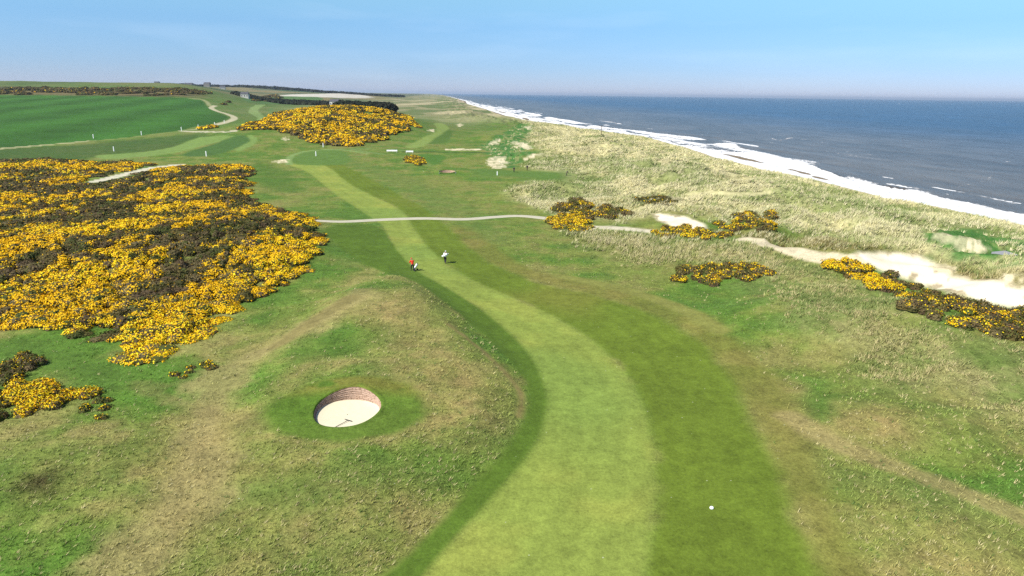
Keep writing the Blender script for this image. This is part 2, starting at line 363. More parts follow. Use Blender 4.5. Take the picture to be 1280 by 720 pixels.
def paint(x, y):
    """base colour, roughness of the sward (0 mown .. 1 tussocky), sandiness and zone by place"""
    n = len(x)
    f = np.float32
    d = np.hypot(x, y)
    s = coast(x, y)
    u = x / np.maximum(y, 50.0)
    n30 = fbm(x, y, 30, 3, 50).astype(f); n8 = fbm(x, y, 8, 3, 60).astype(f); n2 = fbm(x, y, 2.2, 3, 70).astype(f)
    col = np.empty((n, 3), f)
    rough = np.full(n, 0.7, f); sand = np.zeros(n, f); zone = np.zeros(n, np.int8)

    def mix(m, c, r=None, sd=None):
        nonlocal col, rough, sand
        m = np.clip(m, 0, 1).astype(f)
        col += m[:, None] * (c - col)
        if r is not None:
            rough += m * (r - rough)
        if sd is not None:
            sand += m * (sd - sand)
    col[:] = alb(118, 146, 58)
    mix(ss(-0.35, 0.45, n30 + 0.6 * n8) * 0.8, alb(144, 150, 78))
    mix(ss(-0.05, 0.4, -n30 * 0.7 - n8) * 0.75, alb(94, 134, 52))
    mix(ss(0.0, 0.5, n8 * 0.8 + n2 * 0.5) * 0.55, alb(164, 154, 94))
    # near left rough is drier and browner
    nl = ss(110, 60, y) * ss(-2, -10, x)
    mix(nl * ss(-0.15, 0.5, n8 + 0.4 * n2) * 0.6, alb(176, 166, 100))
    mix(nl * ss(-0.2, 0.3, -n30 - 0.5 * n8) * 0.65, alb(100, 142, 50))
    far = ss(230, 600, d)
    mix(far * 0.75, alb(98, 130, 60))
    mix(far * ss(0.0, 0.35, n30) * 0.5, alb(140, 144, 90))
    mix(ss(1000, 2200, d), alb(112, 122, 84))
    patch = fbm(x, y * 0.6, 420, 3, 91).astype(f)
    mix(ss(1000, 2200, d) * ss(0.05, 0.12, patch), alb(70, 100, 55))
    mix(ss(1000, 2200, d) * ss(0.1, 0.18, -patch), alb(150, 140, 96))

    def pm(poly, soft, warp=0.5):
        dd = sdist(poly, x, y, True, 40)
        return ss(soft, -soft, dd + warp * (n8 * 2.2 + n2 * 0.9))
    mix(pm(far_brown, 25, 6), alb(128, 116, 78), 0.8)
    mix(pm(far_brown, 25, 6) * ss(0, .25, fbm(x, y, 60, 3, 93)), alb(70, 82, 46), 0.9)
    mf = pm(field, 2.0, 0.4)
    mix(mf, alb(68, 118, 44) * (1 + 0.16 * np.sin((x * 0.9 + y * 0.25) / 9)[:, None].astype(f) + 0.25 * n30[:, None]), 0.1)
    zone[mf > 0.5] = 2
    mix(pm(P_left_dark, 6, 2) * 0.8, alb(76, 106, 52))
    # dunes
    md = np.maximum(pm(dune_in, 5, 2.2), ss(-26, -12, s + 5 * n8) * ss(60, 110, y))
    mix(md, alb(216, 208, 148), 1.0)
    mix(md * ss(-0.05, 0.3, n8 + 0.5 * n2) * 0.6, alb(236, 224, 174), 1.0)
    r1c = (1 - np.abs(fbm(x + 0.5 * y, y - 0.3 * x, 26, 3, 11)) * 2.2).astype(f)
    mix(md * ss(0.5, 0.85, r1c) * 0.7, alb(240, 230, 176), 1.0)
    mix(md * ss(0.35, -0.1, r1c) * 0.75, alb(122, 134, 78), 0.95)
    g = ss(0.0, 0.4, -n30 + 0.5 * n8)
    mix(md * g * 0.8, alb(140, 156, 84), 1.0)
    for q in dune_green:
        mix(pm(q, 5, 3) * 0.7, alb(118, 142, 68), 0.9)
    mn = pm(dune_near, 5, 3)
    mix(mn * 0.75, alb(150, 152, 92), 1.0)
    mix(mn * ss(-0.05, 0.25, n2 + 0.5 * n8) * 0.7, alb(204, 192, 136), 1.0)
    mix(pm(brown_edge, 2.5, 1.5) * 0.7, alb(150, 126, 86), 1.0)
    mk = pm(bank, 4, 3)
    mix(mk * 0.55, alb(130, 142, 80), 0.8)
    bs = mk * ss(-0.12, 0.22, n8 + 0.6 * n2 + 0.3 * n30)
    mix(bs * 0.55, alb(176, 168, 112), 1.0)
    rough = np.maximum(rough, 0.7 + 0.3 * bs)
    for b in brown_spots:
        mix(pm(b, 1.5, 1), alb(86, 78, 46), 1.0)
    md = np.maximum(md, mn * 0.8)
    for q in emerald:
        m = pm(q, 2.0, 2.4)
        mix(m, alb(84, 136, 62) * (1 + 0.3 * n8)[:, None], 0.6)
        mix(m * ss(0.0, 0.3, n2 + 0.6 * n8) * 0.8, alb(170, 176, 110), 0.9)
    # dry and lush patches in the rough
    for (q, so, a) in dry:
        mix(pm(q, so, 1.0) * a * (0.7 + 0.6 * n2), alb(182, 158, 104), 0.7)
    for (q, so, a) in lush:
        mix(pm(q, so, 0.6) * a, alb(94, 128, 50), 0.5)
    dt = sdist(trail, x, y, False, 30)
    mix(ss(3.2, 0.6, dt + n2 * 1.8 + n8 * 3.0) * 0.65, alb(184, 166, 112), 0.5)
    dt = sdist(trail2, x, y, False, 30)
    mix(ss(1.4, 0.2, dt + n2) * 0.4, alb(156, 142, 92), 0.5)
    ms = pm(semi, 1.2, 0.5)
    mix(ms * 0.8, alb(132, 134, 62), 0.35)
    mix(ms * ss(-0.1, 0.3, n8) * 0.4, alb(156, 146, 80), 0.35)
    mix(pm(semi_up, 3, 1.5) * 0.6, alb(116, 138, 66), 0.35)
    dp = sdist(brown_path, x, y, False, 30)
    mix(ss(1.5, 0.5, dp + 0.4 * n2) * 0.7, alb(176, 160, 106), 0.5)
    mr = pm(fringe, 0.5, 0.12)
    mix(mr, alb(98, 126, 44) * (1 + 0.15 * n8)[:, None], 0.15)
    m2 = pm(fair_dark, 0.8, 0.4)
    dfa = sdist(fair, x, y, True, 30)
    mow = np.where(np.abs(dfa) < 29, np.sin(dfa * 3.3 + 0.6 * n8), 0).astype(f)
    mix(m2, alb(116, 137, 47) * (1 + 0.22 * n30 + 0.15 * n8 + 0.035 * mow)[:, None], 0.1)
    mix(m2 * ss(0.05, 0.4, n30) * 0.5, alb(138, 134, 62))
    m1 = pm(fair, 0.5, 0.12)
    mix(m1, alb(153, 170, 78) * (1 + 0.14 * n30 + 0.18 * n8 + 0.04 * mow)[:, None], 0.08)
    mix(m1 * ss(0.0, 0.35, n8 + 0.4 * n30) * 0.55, alb(168, 174, 82))
    mix(m1 * ss(0.1, 0.4, -n30) * 0.35, alb(134, 170, 80))
    # narrow mower lines along the light stripe
    zone[(mr > 0.5) | (m2 > 0.5)] = 1
    zone[m1 > 0.5] = 1
    for (q, c, so) in fw:
        m = pm(q, so, 0.3)
        mix(m, c, 0.1)
        zone[m > 0.6] = 1
    # collar of tended grass around the bunker
    rb = np.hypot((x - BUNK[0]) / 1.25, y - BUNK[1])
    mc = ss(5.4, 4.2, rb + 0.4 * n2)
    mix(mc * 0.9, alb(100, 134, 44) * (1 + 0.25 * n2)[:, None], 0.35)
    back = ss(0.0, 2.2, y - BUNK[1] - 1.2)
    mix(mc * back * ss(-0.2, 0.3, n2 + 0.3) * 0.8, alb(142, 138, 64), 0.5)
    for (q, wd, so, c) in tracks:
        dd = sdist(q, x, y, False, 20)
        mix(ss(wd + so, wd - so * 0.4, dd + 0.3 * n2), c, 0.15)
    ns = ss(-0.1, 0.25, n2 + 0.5 * n8)
    for q in sandp:
        m = pm(q, 0.8, 0.4)
        mix(m, alb(255, 242, 212) * (1.24 - 0.14 * ns[:, None]), 0.1, 1.0)
        mix(m * 0.7 * ss(0.5, 0.7, n2 + 0.5 * n8 + 0.5 * ss(2.2, 0, -sdist(q, x, y, True, 30))), alb(150, 130, 88), 0.7, 0.3)
        zone[m > 0.5] = 3
    for q in sand_patch:
        m = pm(q, 1.0, 1.6)
        mix(ss(0.3, 0.7, m * (0.5 + 0.6 * ns)), alb(244, 230, 190) * 1.1, 0.6, 0.8)
    mix(ss(0.35, 0.55, np.exp(-np.minimum(((x + 630) / 150) ** 2 + ((y - 2350) / 330) ** 2, 30)) + 0.1 * n30), alb(226, 220, 204), 0.1)
    mix(ss(500, 900, y) * ss(-330, -120, s + 60 * patch), alb(164, 160, 118) * (1 + 0.25 * n30[:, None]), 0.7)
    pf = fbm(x, y * 0.5, 90, 3, 95).astype(f)
    mix(ss(450, 800, y) * ss(-330, -120, s) * ss(0.0, 0.15, pf) * 0.8, alb(104, 128, 72), 0.7)
    mix(ss(450, 800, y) * ss(-330, -120, s) * ss(0.1, 0.25, -pf) * 0.7, alb(212, 200, 158), 0.7)
    # beach
    mb = ss(0, 5, s + 2.5 * n8)
    mix(mb, alb(226, 208, 166), 0.1, 1.0)
    mix(ss(22, 30, s), alb(150, 134, 108), 0.0, 1.0)
    zone[s > 4] = 4
    return col, rough, sand, zone


P_left_dark = P([(-60, 190), (110, 180), (230, 168), (260, 170), (225, 186), (150, 192), (60, 205), (-60, 210)], 2)


# ------------------------------------------------------------------ mesh helpers
def npmesh(name, V, Fq, mat=None, col=None, attrs=None, smooth_=True, k=4, uvcol='col'):
    V = np.asarray(V, np.float32); Fq = np.asarray(Fq, np.int32)
    me = bpy.data.meshes.new(name)
    me.vertices.add(len(V)); me.vertices.foreach_set('co', V.ravel())
    nf = len(Fq)
    me.loops.add(nf * k); me.loops.foreach_set('vertex_index', Fq.ravel())
    me.polygons.add(nf); me.polygons.foreach_set('loop_start', np.arange(0, nf * k, k, dtype=np.int32))
    try:
        me.polygons.foreach_set('loop_total', np.full(nf, k, np.int32))
    except Exception:
        pass
    me.update(calc_edges=True)
    me.polygons.foreach_set('use_smooth', np.full(nf, smooth_, bool))
    if col is not None:
        a = me.attributes.new(uvcol, 'FLOAT_COLOR', 'POINT')
        c4 = np.ones((len(V), 4), np.float32); c4[:, :3] = col
        a.data.foreach_set('color', c4.ravel())
    for kx, v in (attrs or {}).items():
        a = me.attributes.new(kx, 'FLOAT', 'POINT')
        a.data.foreach_set('value', np.asarray(v, np.float32))
    if mat:
        me.materials.append(mat)
    o = bpy.data.objects.new(name, me)
    S.collection.objects.link(o)
    return o


def tag(o, label=None, cat=None, group=None, kind=None):
    if label: o['label'] = label
    if cat: o['category'] = cat
    if group: o['group'] = group
    if kind: o['kind'] = kind
    return o


def sub(V, Fq, keep, arrs):
    Fk = Fq[keep]
    used = np.zeros(len(V), bool); used[Fk.ravel()] = True
    mp = np.cumsum(used) - 1
    return V[used], mp[Fk], [a[used] for a in arrs]


class NT:
    def __init__(s, name):
        s.m = bpy.data.materials.new(name); s.m.use_nodes = True
        s.t = s.m.node_tree; s.b = s.t.nodes['Principled BSDF']

    def n(s, typ, **kw):
        x = s.t.nodes.new(typ)
        for k, v in kw.items():
            if k.startswith('_'):
                setattr(x, k[1:], v)
            else:
                key = int(k[1:]) if k[0] == 'i' and k[1:].isdigit() else k
                x.inputs[key].default_value = v
        return x

    def l(s, a, b):
        s.t.links.new(a, b)

    def math(s, op, a, b=None):
        x = s.t.nodes.new('ShaderNodeMath'); x.operation = op
        for i, v in enumerate((a, b)):
            if v is None: continue
            if isinstance(v, (int, float)): x.inputs[i].default_value = v
            else: s.l(v, x.inputs[i])
        return x.outputs[0]

    def mixc(s, fac, a, b, mode='MIX'):
        x = s.t.nodes.new('ShaderNodeMix'); x.data_type = 'RGBA'; x.blend_type = mode
        for i, v in ((0, fac), (6, a), (7, b)):
            if hasattr(v, 'links'): s.l(v, x.inputs[i])
            elif i == 0: x.inputs[0].default_value = v
            else: x.inputs[i].default_value = tuple(v) + (1,) if len(v) == 3 else v
        return x.outputs[2]


def simple(name, c, rough=0.7, metal=0.0, var=0.12, scale=8.0, spec=0.4):
    q = NT(name)
    tc = q.n('ShaderNodeTexCoord')
    no = q.n('ShaderNodeTexNoise', Scale=scale, Detail=3.0); q.l(tc.outputs['Object'], no.inputs['Vector'])
    mr = q.n('ShaderNodeMapRange', i1=0.3, i2=0.7, i3=1 - var, i4=1 + var); q.l(no.outputs[0], mr.inputs[0])
    mu = q.n('ShaderNodeMix', _data_type='RGBA', _blend_type='MULTIPLY'); mu.inputs[0].default_value = 1
    mu.inputs[6].default_value = tuple(float(v) for v in c) + (1,)
    cb = q.n('ShaderNodeCombineColor')
    for i in range(3): q.l(mr.outputs[0], cb.inputs[i])
    q.l(cb.outputs[0], mu.inputs[7]); q.l(mu.outputs[2], q.b.inputs['Base Color'])
    q.b.inputs['Roughness'].default_value = rough; q.b.inputs['Metallic'].default_value = metal
    q.b.inputs['Specular IOR Level'].default_value = spec
    return q.m


def ground_material():
    q = NT('turf_and_sand')
    q.b.inputs['Roughness'].default_value = 0.9
    q.b.inputs['Specular IOR Level'].default_value = 0.12
    a = q.n('ShaderNodeAttribute', _attribute_name='col')
    r = q.n('ShaderNodeAttribute', _attribute_name='rough')
    sd = q.n('ShaderNodeAttribute', _attribute_name='sand')
    tc = q.n('ShaderNodeTexCoord')

    def noise(scale, det, rg=0.6, vec=None):
        x = q.n('ShaderNodeTexNoise', Scale=scale, Detail=det, Roughness=rg)
        q.l(vec or tc.outputs['Object'], x.inputs['Vector'])
        return x.outputs[0]
    n1 = noise(5.0, 4.0, 0.7); n2 = noise(1.3, 4.0, 0.65); n3 = noise(14.0, 2.0); n0 = noise(0.4, 3.0, 0.6)
    # brightness modulation, stronger in the rough
    c1 = q.math('SUBTRACT', n1, 0.5); c2 = q.math('SUBTRACT', n2, 0.5); c3 = q.math('SUBTRACT', n3, 0.5)
    rr = q.math('MULTIPLY_ADD', r.outputs['Fac'], 0.95); rr.node.inputs[2].default_value = 1.0
    s_ = q.math('ADD', q.math('ADD', q.math('MULTIPLY', c1, 1.0), q.math('MULTIPLY', q.math('SUBTRACT', n0, 0.5), 0.6)), q.math('ADD', q.math('MULTIPLY', c2, 0.75), q.math('MULTIPLY', c3, 0.6)))
    inv = q.math('SUBTRACT', 1.0, q.math('MULTIPLY', sd.outputs['Fac'], 0.8))
    mod = q.math('MULTIPLY', q.math('MULTIPLY', s_, rr), inv)
    fac = q.math('MAXIMUM', q.math('ADD', mod, 1.0), 0.25)
    cb = q.n('ShaderNodeCombineColor')
    for i in range(3): q.l(fac, cb.inputs[i])
    c = q.mixc(1.0, a.outputs['Color'], cb.outputs[0], 'MULTIPLY')
    # bleached straw-coloured wisps in the rough
    wsp = q.n('ShaderNodeMapRange', i1=0.56, i2=0.70); q.l(noise(8.0, 3.0, 0.75), wsp.inputs[0])
    wf = q.math('MULTIPLY', q.math('MULTIPLY', wsp.outputs[0], r.outputs['Fac']), q.math('MULTIPLY', inv, 0.42))
    c = q.mixc(wf, c, tuple(alb(196, 178, 120)))
    # small dark tufts
    dk = q.n('ShaderNodeMapRange', i1=0.60, i2=0.74); q.l(noise(3.3, 4.0, 0.8), dk.inputs[0])
    df = q.math('MULTIPLY', q.math('MULTIPLY', dk.outputs[0], r.outputs['Fac']), q.math('MULTIPLY', inv, 0.4))
    c = q.mixc(df, c, tuple(alb(80, 98, 46)))
    # daisies and clippings: tiny pale specks
    vo = q.n('ShaderNodeTexVoronoi', Scale=1.1); q.l(tc.outputs['Object'], vo.inputs['Vector'])
    sp = q.n('ShaderNodeMapRange', i1=0.075, i2=0.045); q.l(vo.outputs['Distance'], sp.inputs[0])
    rnd = q.n('ShaderNodeMapRange', i1=0.62, i2=0.66); q.l(vo.outputs['Color'], rnd.inputs[0])
    c = q.mixc(q.math('MULTIPLY', q.math('MULTIPLY', sp.outputs[0], rnd.outputs[0]), q.math('MULTIPLY', inv, 0.6)), c, tuple(alb(225, 228, 190)))
    q.l(c, q.b.inputs['Base Color'])
    bp = q.n('ShaderNodeBump', Distance=0.22)
    hgt = q.math('ADD', q.math('MULTIPLY', n1, 0.6), q.math('ADD', q.math('MULTIPLY', n2, 1.4), q.math('MULTIPLY', n3, 0.25)))
    q.l(hgt, bp.inputs['Height'])
    st = q.math('MULTIPLY_ADD', r.outputs['Fac'], 0.85); st.node.inputs[2].default_value = 0.08
    q.l(st, bp.inputs['Strength'])
    q.l(bp.outputs[0], q.b.inputs['Normal'])
    return q.m


M_ground = ground_material()


def vcol_mat(name, rough=0.75, spec=0.15, trans=0.0):
    q = NT(name)
    a = q.n('ShaderNodeAttribute', _attribute_name='col')
    tc = q.n('ShaderNodeTexCoord')
    no = q.n('ShaderNodeTexNoise', Scale=6.0, Detail=2.0); q.l(tc.outputs['Object'], no.inputs['Vector'])
    mr = q.n('ShaderNodeMapRange', i1=0.3, i2=0.7, i3=0.8, i4=1.2); q.l(no.outputs[0], mr.inputs[0])
    cb = q.n('ShaderNodeCombineColor')
    for i in range(3): q.l(mr.outputs[0], cb.inputs[i])
    q.l(q.mixc(1.0, a.outputs['Color'], cb.outputs[0], 'MULTIPLY'), q.b.inputs['Base Color'])
    q.b.inputs['Roughness'].default_value = rough
    q.b.inputs['Specular IOR Level'].default_value = spec
    return q.m


M_veg = vcol_mat('leaves_and_flowers')
M_grass = vcol_mat('grass_blades', 0.6, 0.2)


# ------------------------------------------------------------------ terrain sheets
def fan(step_deg, half_deg, radii):
    a = np.concatenate([np.arange(-180, -half_deg, 3.0), np.arange(-half_deg, half_deg + 1e-6, step_deg), np.arange(half_deg + 3, 180.01, 3.0)])
    a = np.radians(a)
    Rr, A = np.meshgrid(radii, a, indexing='ij')
    return (Rr * np.sin(A)), (Rr * np.cos(A)), len(radii), len(a)


def radii_list(r0, h, ang, cap0, growth, rmax, cx=None):
    out = [0.5, 4, 9, 14, 18, 21, 23.5]
    r = r0
    while r < rmax:
        out.append(r)
        dr = min(r * r / h * ang, max(cap0, growth * r))
        dr = max(dr, 0.06)
        r += dr
    out.append(rmax)
    return np.array(out)


def grid_faces(nr, na):
    i = np.arange(nr - 1)[:, None] * na + np.arange(na - 1)[None, :]
    return np.stack([i, i + 1, i + na + 1, i + na], -1).reshape(-1, 4)[:, ::-1]


def build_ground():
    rad = radii_list(25.5, 24, 0.0011, 2.2, 0.011, 30000)
    X, Y, nr, na = fan(0.058, 46, rad)
    x = X.ravel(); y = Y.ravel()
    z = H(x, y)
    Fq = grid_faces(nr, na)
    s = coast(x, y)
    keepv = s < 60
    col, rough, sand, zone = paint(x, y)
    V = np.stack([x, y, z], 1).astype(np.float32)
    # hole where the pot bunkers are sunk
    for b in bunkers:
        q = (((x - b[0]) / b[2]) ** 2 + ((y - b[1]) / b[3]) ** 2)
        keepv &= ~(q < 1.0)
    kf = keepv[Fq].all(1)
    zf = zone[Fq].max(1)
    # shared smooth normals so that the sheets join without a seam
    Pn = V.reshape(nr, na, 3)
    gx = np.gradient(Pn, axis=1); gy = np.gradient(Pn, axis=0)
    nrm = np.cross(gx, gy).reshape(-1, 3)
    nrm *= np.sign(nrm[:, 2:3] + 1e-12)
    nrm /= np.maximum(np.linalg.norm(nrm, axis=1, keepdims=True), 1e-9)
    names = {0: 'ground', 1: 'fairway', 2: 'field', 3: 'sand_area', 4: 'beach'}
    for zi, nm in names.items():
        keep = kf & (zf == zi)
        if not keep.any(): continue
        v, f, (c, r, sa, nn) = sub(V, Fq, keep, [col, rough, sand, nrm])
        o = npmesh(nm, v, f, M_ground, c, {'rough': r, 'sand': sa})
        if np.mean([p.normal.z for p in list(o.data.polygons)[:50]]) < 0:
            o.data.flip_normals()
        o.data.normals_split_custom_set_from_vertices(nn)
        tag(o, kind='structure')
    print('ground verts', len(V))


def ellipse(n=96):
    t = np.linspace(0, 2 * math.pi, n, endpoint=False)
    return np.cos(t), np.sin(t), t


bunkers = [(BUNK[0], BUNK[1], 2.55, 2.85, 0.55)]
p2 = at1(559, 214)
bunkers.append((p2[0], p2[1], 2.6, 1.8, 1.3))


def build_bunker(b, name, M_sand, M_face):
    bx, by, rx, ry, dep = b
    n = 128
    c, s_, t = ellipse(n)
    wob = 1 + 0.015 * np.sin(3 * t + 1) + 0.012 * np.sin(5 * t)
    # grass lip: from 1.12 outside to the rim
    rings = []
    for k, dz in ((1.14, -0.02), (1.06, 0.03), (0.995, 0.05), (0.965, 0.02), (0.955, -0.08)):
        x = bx + rx * k * c * wob; y = by + ry * k * s_ * wob
        rings.append(np.stack([x, y, H(x, y) + dz], 1))
    V = np.concatenate(rings)

    def rf(nr):
        f = []
        for i in range(nr - 1):
            a = i * n + np.arange(n); bb = i * n + (np.arange(n) + 1) % n
            f.append(np.stack([a, bb, bb + n, a + n], 1))
        return np.concatenate(f)
    col, rough, sand, zone = paint(V[:, 0], V[:, 1])
    o = npmesh(name + '_lip', V, rf(5)[:, ::-1], M_ground, col, {'rough': rough, 'sand': sand})
    o.name = 'bunker_lip'
    tag(o, kind='structure')
    # revetted face and sand
    rim = rings[-1]
    zf = float(np.min(rim[:, 2])) - 0.12 if dep < 0 else float(H(bx, by)) - dep + 0.0
    root = bpy.data.objects.new(name, None); S.collection.objects.link(root)
    root.location = (bx, by, zf)
    loc = np.array([bx, by, zf])
    rings2 = [rim - loc]
    K = 12
    # the sand floor climbs towards the near side and leans back from the face
    front = (0.5 - 0.5 * np.sin(t))            # 1 on the near side
    zfloor = front * (rim[:, 2] - zf - 0.10)
    for j in range(1, K + 1):
        q = j / K
        kk = 0.955 - 0.05 * q + 0.012 * (j % 2)
        x = rx * kk * c * wob; y = ry * kk * s_ * wob
        z = (rim[:, 2] - zf) * (1 - q) + zfloor * q
        rings2.append(np.stack([x, y, z], 1))
    f = npmesh('turf_face', np.concatenate(rings2), rf(K + 1)[:, ::-1], M_face, smooth_=False)
    f.parent = root
    rings3 = [rings2[-1].copy()]
    for k in (0.9, 0.75, 0.6, 0.45, 0.3, 0.15, 0.02):
        e = rings2[-1].copy()
        e[:, 0] *= k; e[:, 1] *= k
        sag = (1 - k * k)
        e[:, 2] = rings2[-1][:, 2] * (0.35 + 0.65 * k) - 0.05 * sag + 0.012 * np.sin(7 * t + 9 * k)
        rings3.append(e)
    # keep the sand gently tilted instead of pinched
    V3 = np.concatenate(rings3)
    yy = V3[:, 1] / ry
    V3[n:, 2] = (0.5 - 0.5 * yy[n:] / 0.86) * float(zfloor.max()) - 0.10 * (1 - np.minimum(1, (V3[n:, 0] / rx / .86) ** 2 + (yy[n:] / .86) ** 2)) + 0.012 * fbm(V3[n:, 0], V3[n:, 1], 0.5, 2, 3)
    V3[:n, 2] = np.maximum(V3[:n, 2], 0.0)
    o3 = npmesh('sand', V3, rf(len(rings3))[:, ::-1], M_sand)
    o3.parent = root
    return root, zf


def banded_face():
    q = NT('stacked_turf_face')
    tc = q.n('ShaderNodeTexCoord')
    sx = q.n('ShaderNodeSeparateXYZ'); q.l(tc.outputs['Object'], sx.inputs[0])
    no = q.n('ShaderNodeTexNoise', Scale=7.0, Detail=4.0, Roughness=0.7); q.l(tc.outputs['Object'], no.inputs['Vector'])
    ph = q.math('ADD', q.math('MULTIPLY', sx.outputs[2], 62.0), q.math('MULTIPLY', no.outputs[0], 9.0))
    sn = q.math('MULTIPLY_ADD', q.math('SINE', ph), 0.3); sn.node.inputs[2].default_value = 0.5
    c = q.mixc(sn, tuple(alb(196, 160, 138)), tuple(alb(240, 208, 184)))
    mr = q.n('ShaderNodeMapRange', i1=0.5, i2=0.68); q.l(no.outputs[0], mr.inputs[0])
    c = q.mixc(mr.outputs[0], c, tuple(alb(120, 88, 60)))
    q.l(c, q.b.inputs['Base Color']); q.b.inputs['Roughness'].default_value = 0.95
    bp = q.n('ShaderNodeBump', Distance=0.05, Strength=0.7); q.l(sn, bp.inputs['Height']); q.l(bp.outputs[0], q.b.inputs['Normal'])
    return q.m


def sand_mat():
    q = NT('raked_sand')
    tc = q.n('ShaderNodeTexCoord')
    no = q.n('ShaderNodeTexNoise', Scale=3.0, Detail=5.0); q.l(tc.outputs['Object'], no.inputs['Vector'])
    c = q.mixc(no.outputs[0], tuple(alb(250, 238, 200) * 1.1), tuple(alb(255, 246, 214) * 1.15))
    q.l(c, q.b.inputs['Base Color']); q.b.inputs['Roughness'].default_value = 0.95
    wv = q.n('ShaderNodeTexWave', Scale=3.5, Distortion=4.0, Detail=2.0); q.l(tc.outputs['Object'], wv.inputs['Vector'])
    bp = q.n('ShaderNodeBump', Distance=0.01, Strength=0.4); q.l(wv.outputs[0], bp.inputs['Height']); q.l(bp.outputs[0], q.b.inputs['Normal'])
    return q.m


build_ground()
M_sand, M_face = sand_mat(), banded_face()
r1, zb = build_bunker(bunkers[0], 'bunker', M_sand, M_face)
tag(r1, 'round pot bunker of cream sand with a brown stacked turf face', 'bunker')
r2, zb2 = build_bunker(bunkers[1], 'bunker', M_sand, M_face)
tag(r2, 'small distant bunker with a dark face in the middle of the course', 'bunker')


# ------------------------------------------------------------------ main path across the fairway
def build_path():
    pts = L([(384, 274.5), (400, 276), (430, 277), (480, 274.5), (530, 273), (580, 274), (620, 271.2), (650, 270), (683, 273), (700, 276)], 10)
    # resample evenly
    seg = np.hypot(*np.diff(pts, axis=0).T); cum = np.concatenate([[0], np.cumsum(seg)])
    m = int(cum[-1] / 0.35)
    tt = np.linspace(0, cum[-1], m)
    px = np.interp(tt, cum, pts[:, 0]); py = np.interp(tt, cum, pts[:, 1])
    tx = np.gradient(px); ty = np.gradient(py); l = np.hypot(tx, ty); nx, ny = -ty / l, tx / l
    wv = 1.45 * (1 + 0.10 * fbm(tt, tt * 0, 5, 2, 3))
    ks = np.linspace(-1, 1, 9)
    V = []
    for k in ks:
        x = px + nx * wv * k; y = py + ny * wv * k
        V.append(np.stack([x, y, H(x, y) + (0.05 if abs(k) < 0.99 else -0.05)], 1))
    V = np.stack(V, 1).reshape(-1, 3)
    f = grid_faces(m, 9)
    q = NT('pale_grit')
    tc = q.n('ShaderNodeTexCoord')
    no = q.n('ShaderNodeTexNoise', Scale=1.5, Detail=5.0); q.l(tc.outputs['Object'], no.inputs['Vector'])
    c = q.mixc(no.outputs[0], tuple(alb(196, 188, 160)), tuple(alb(240, 234, 208)))
    q.l(c, q.b.inputs['Base Color']); q.b.inputs['Roughness'].default_value = 0.9
    o = npmesh('path', V, f[:, ::-1], q.m)
    if o.data.polygons[0].normal.z < 0:
        o.data.flip_normals()
    tag(o, kind='structure')


build_path()


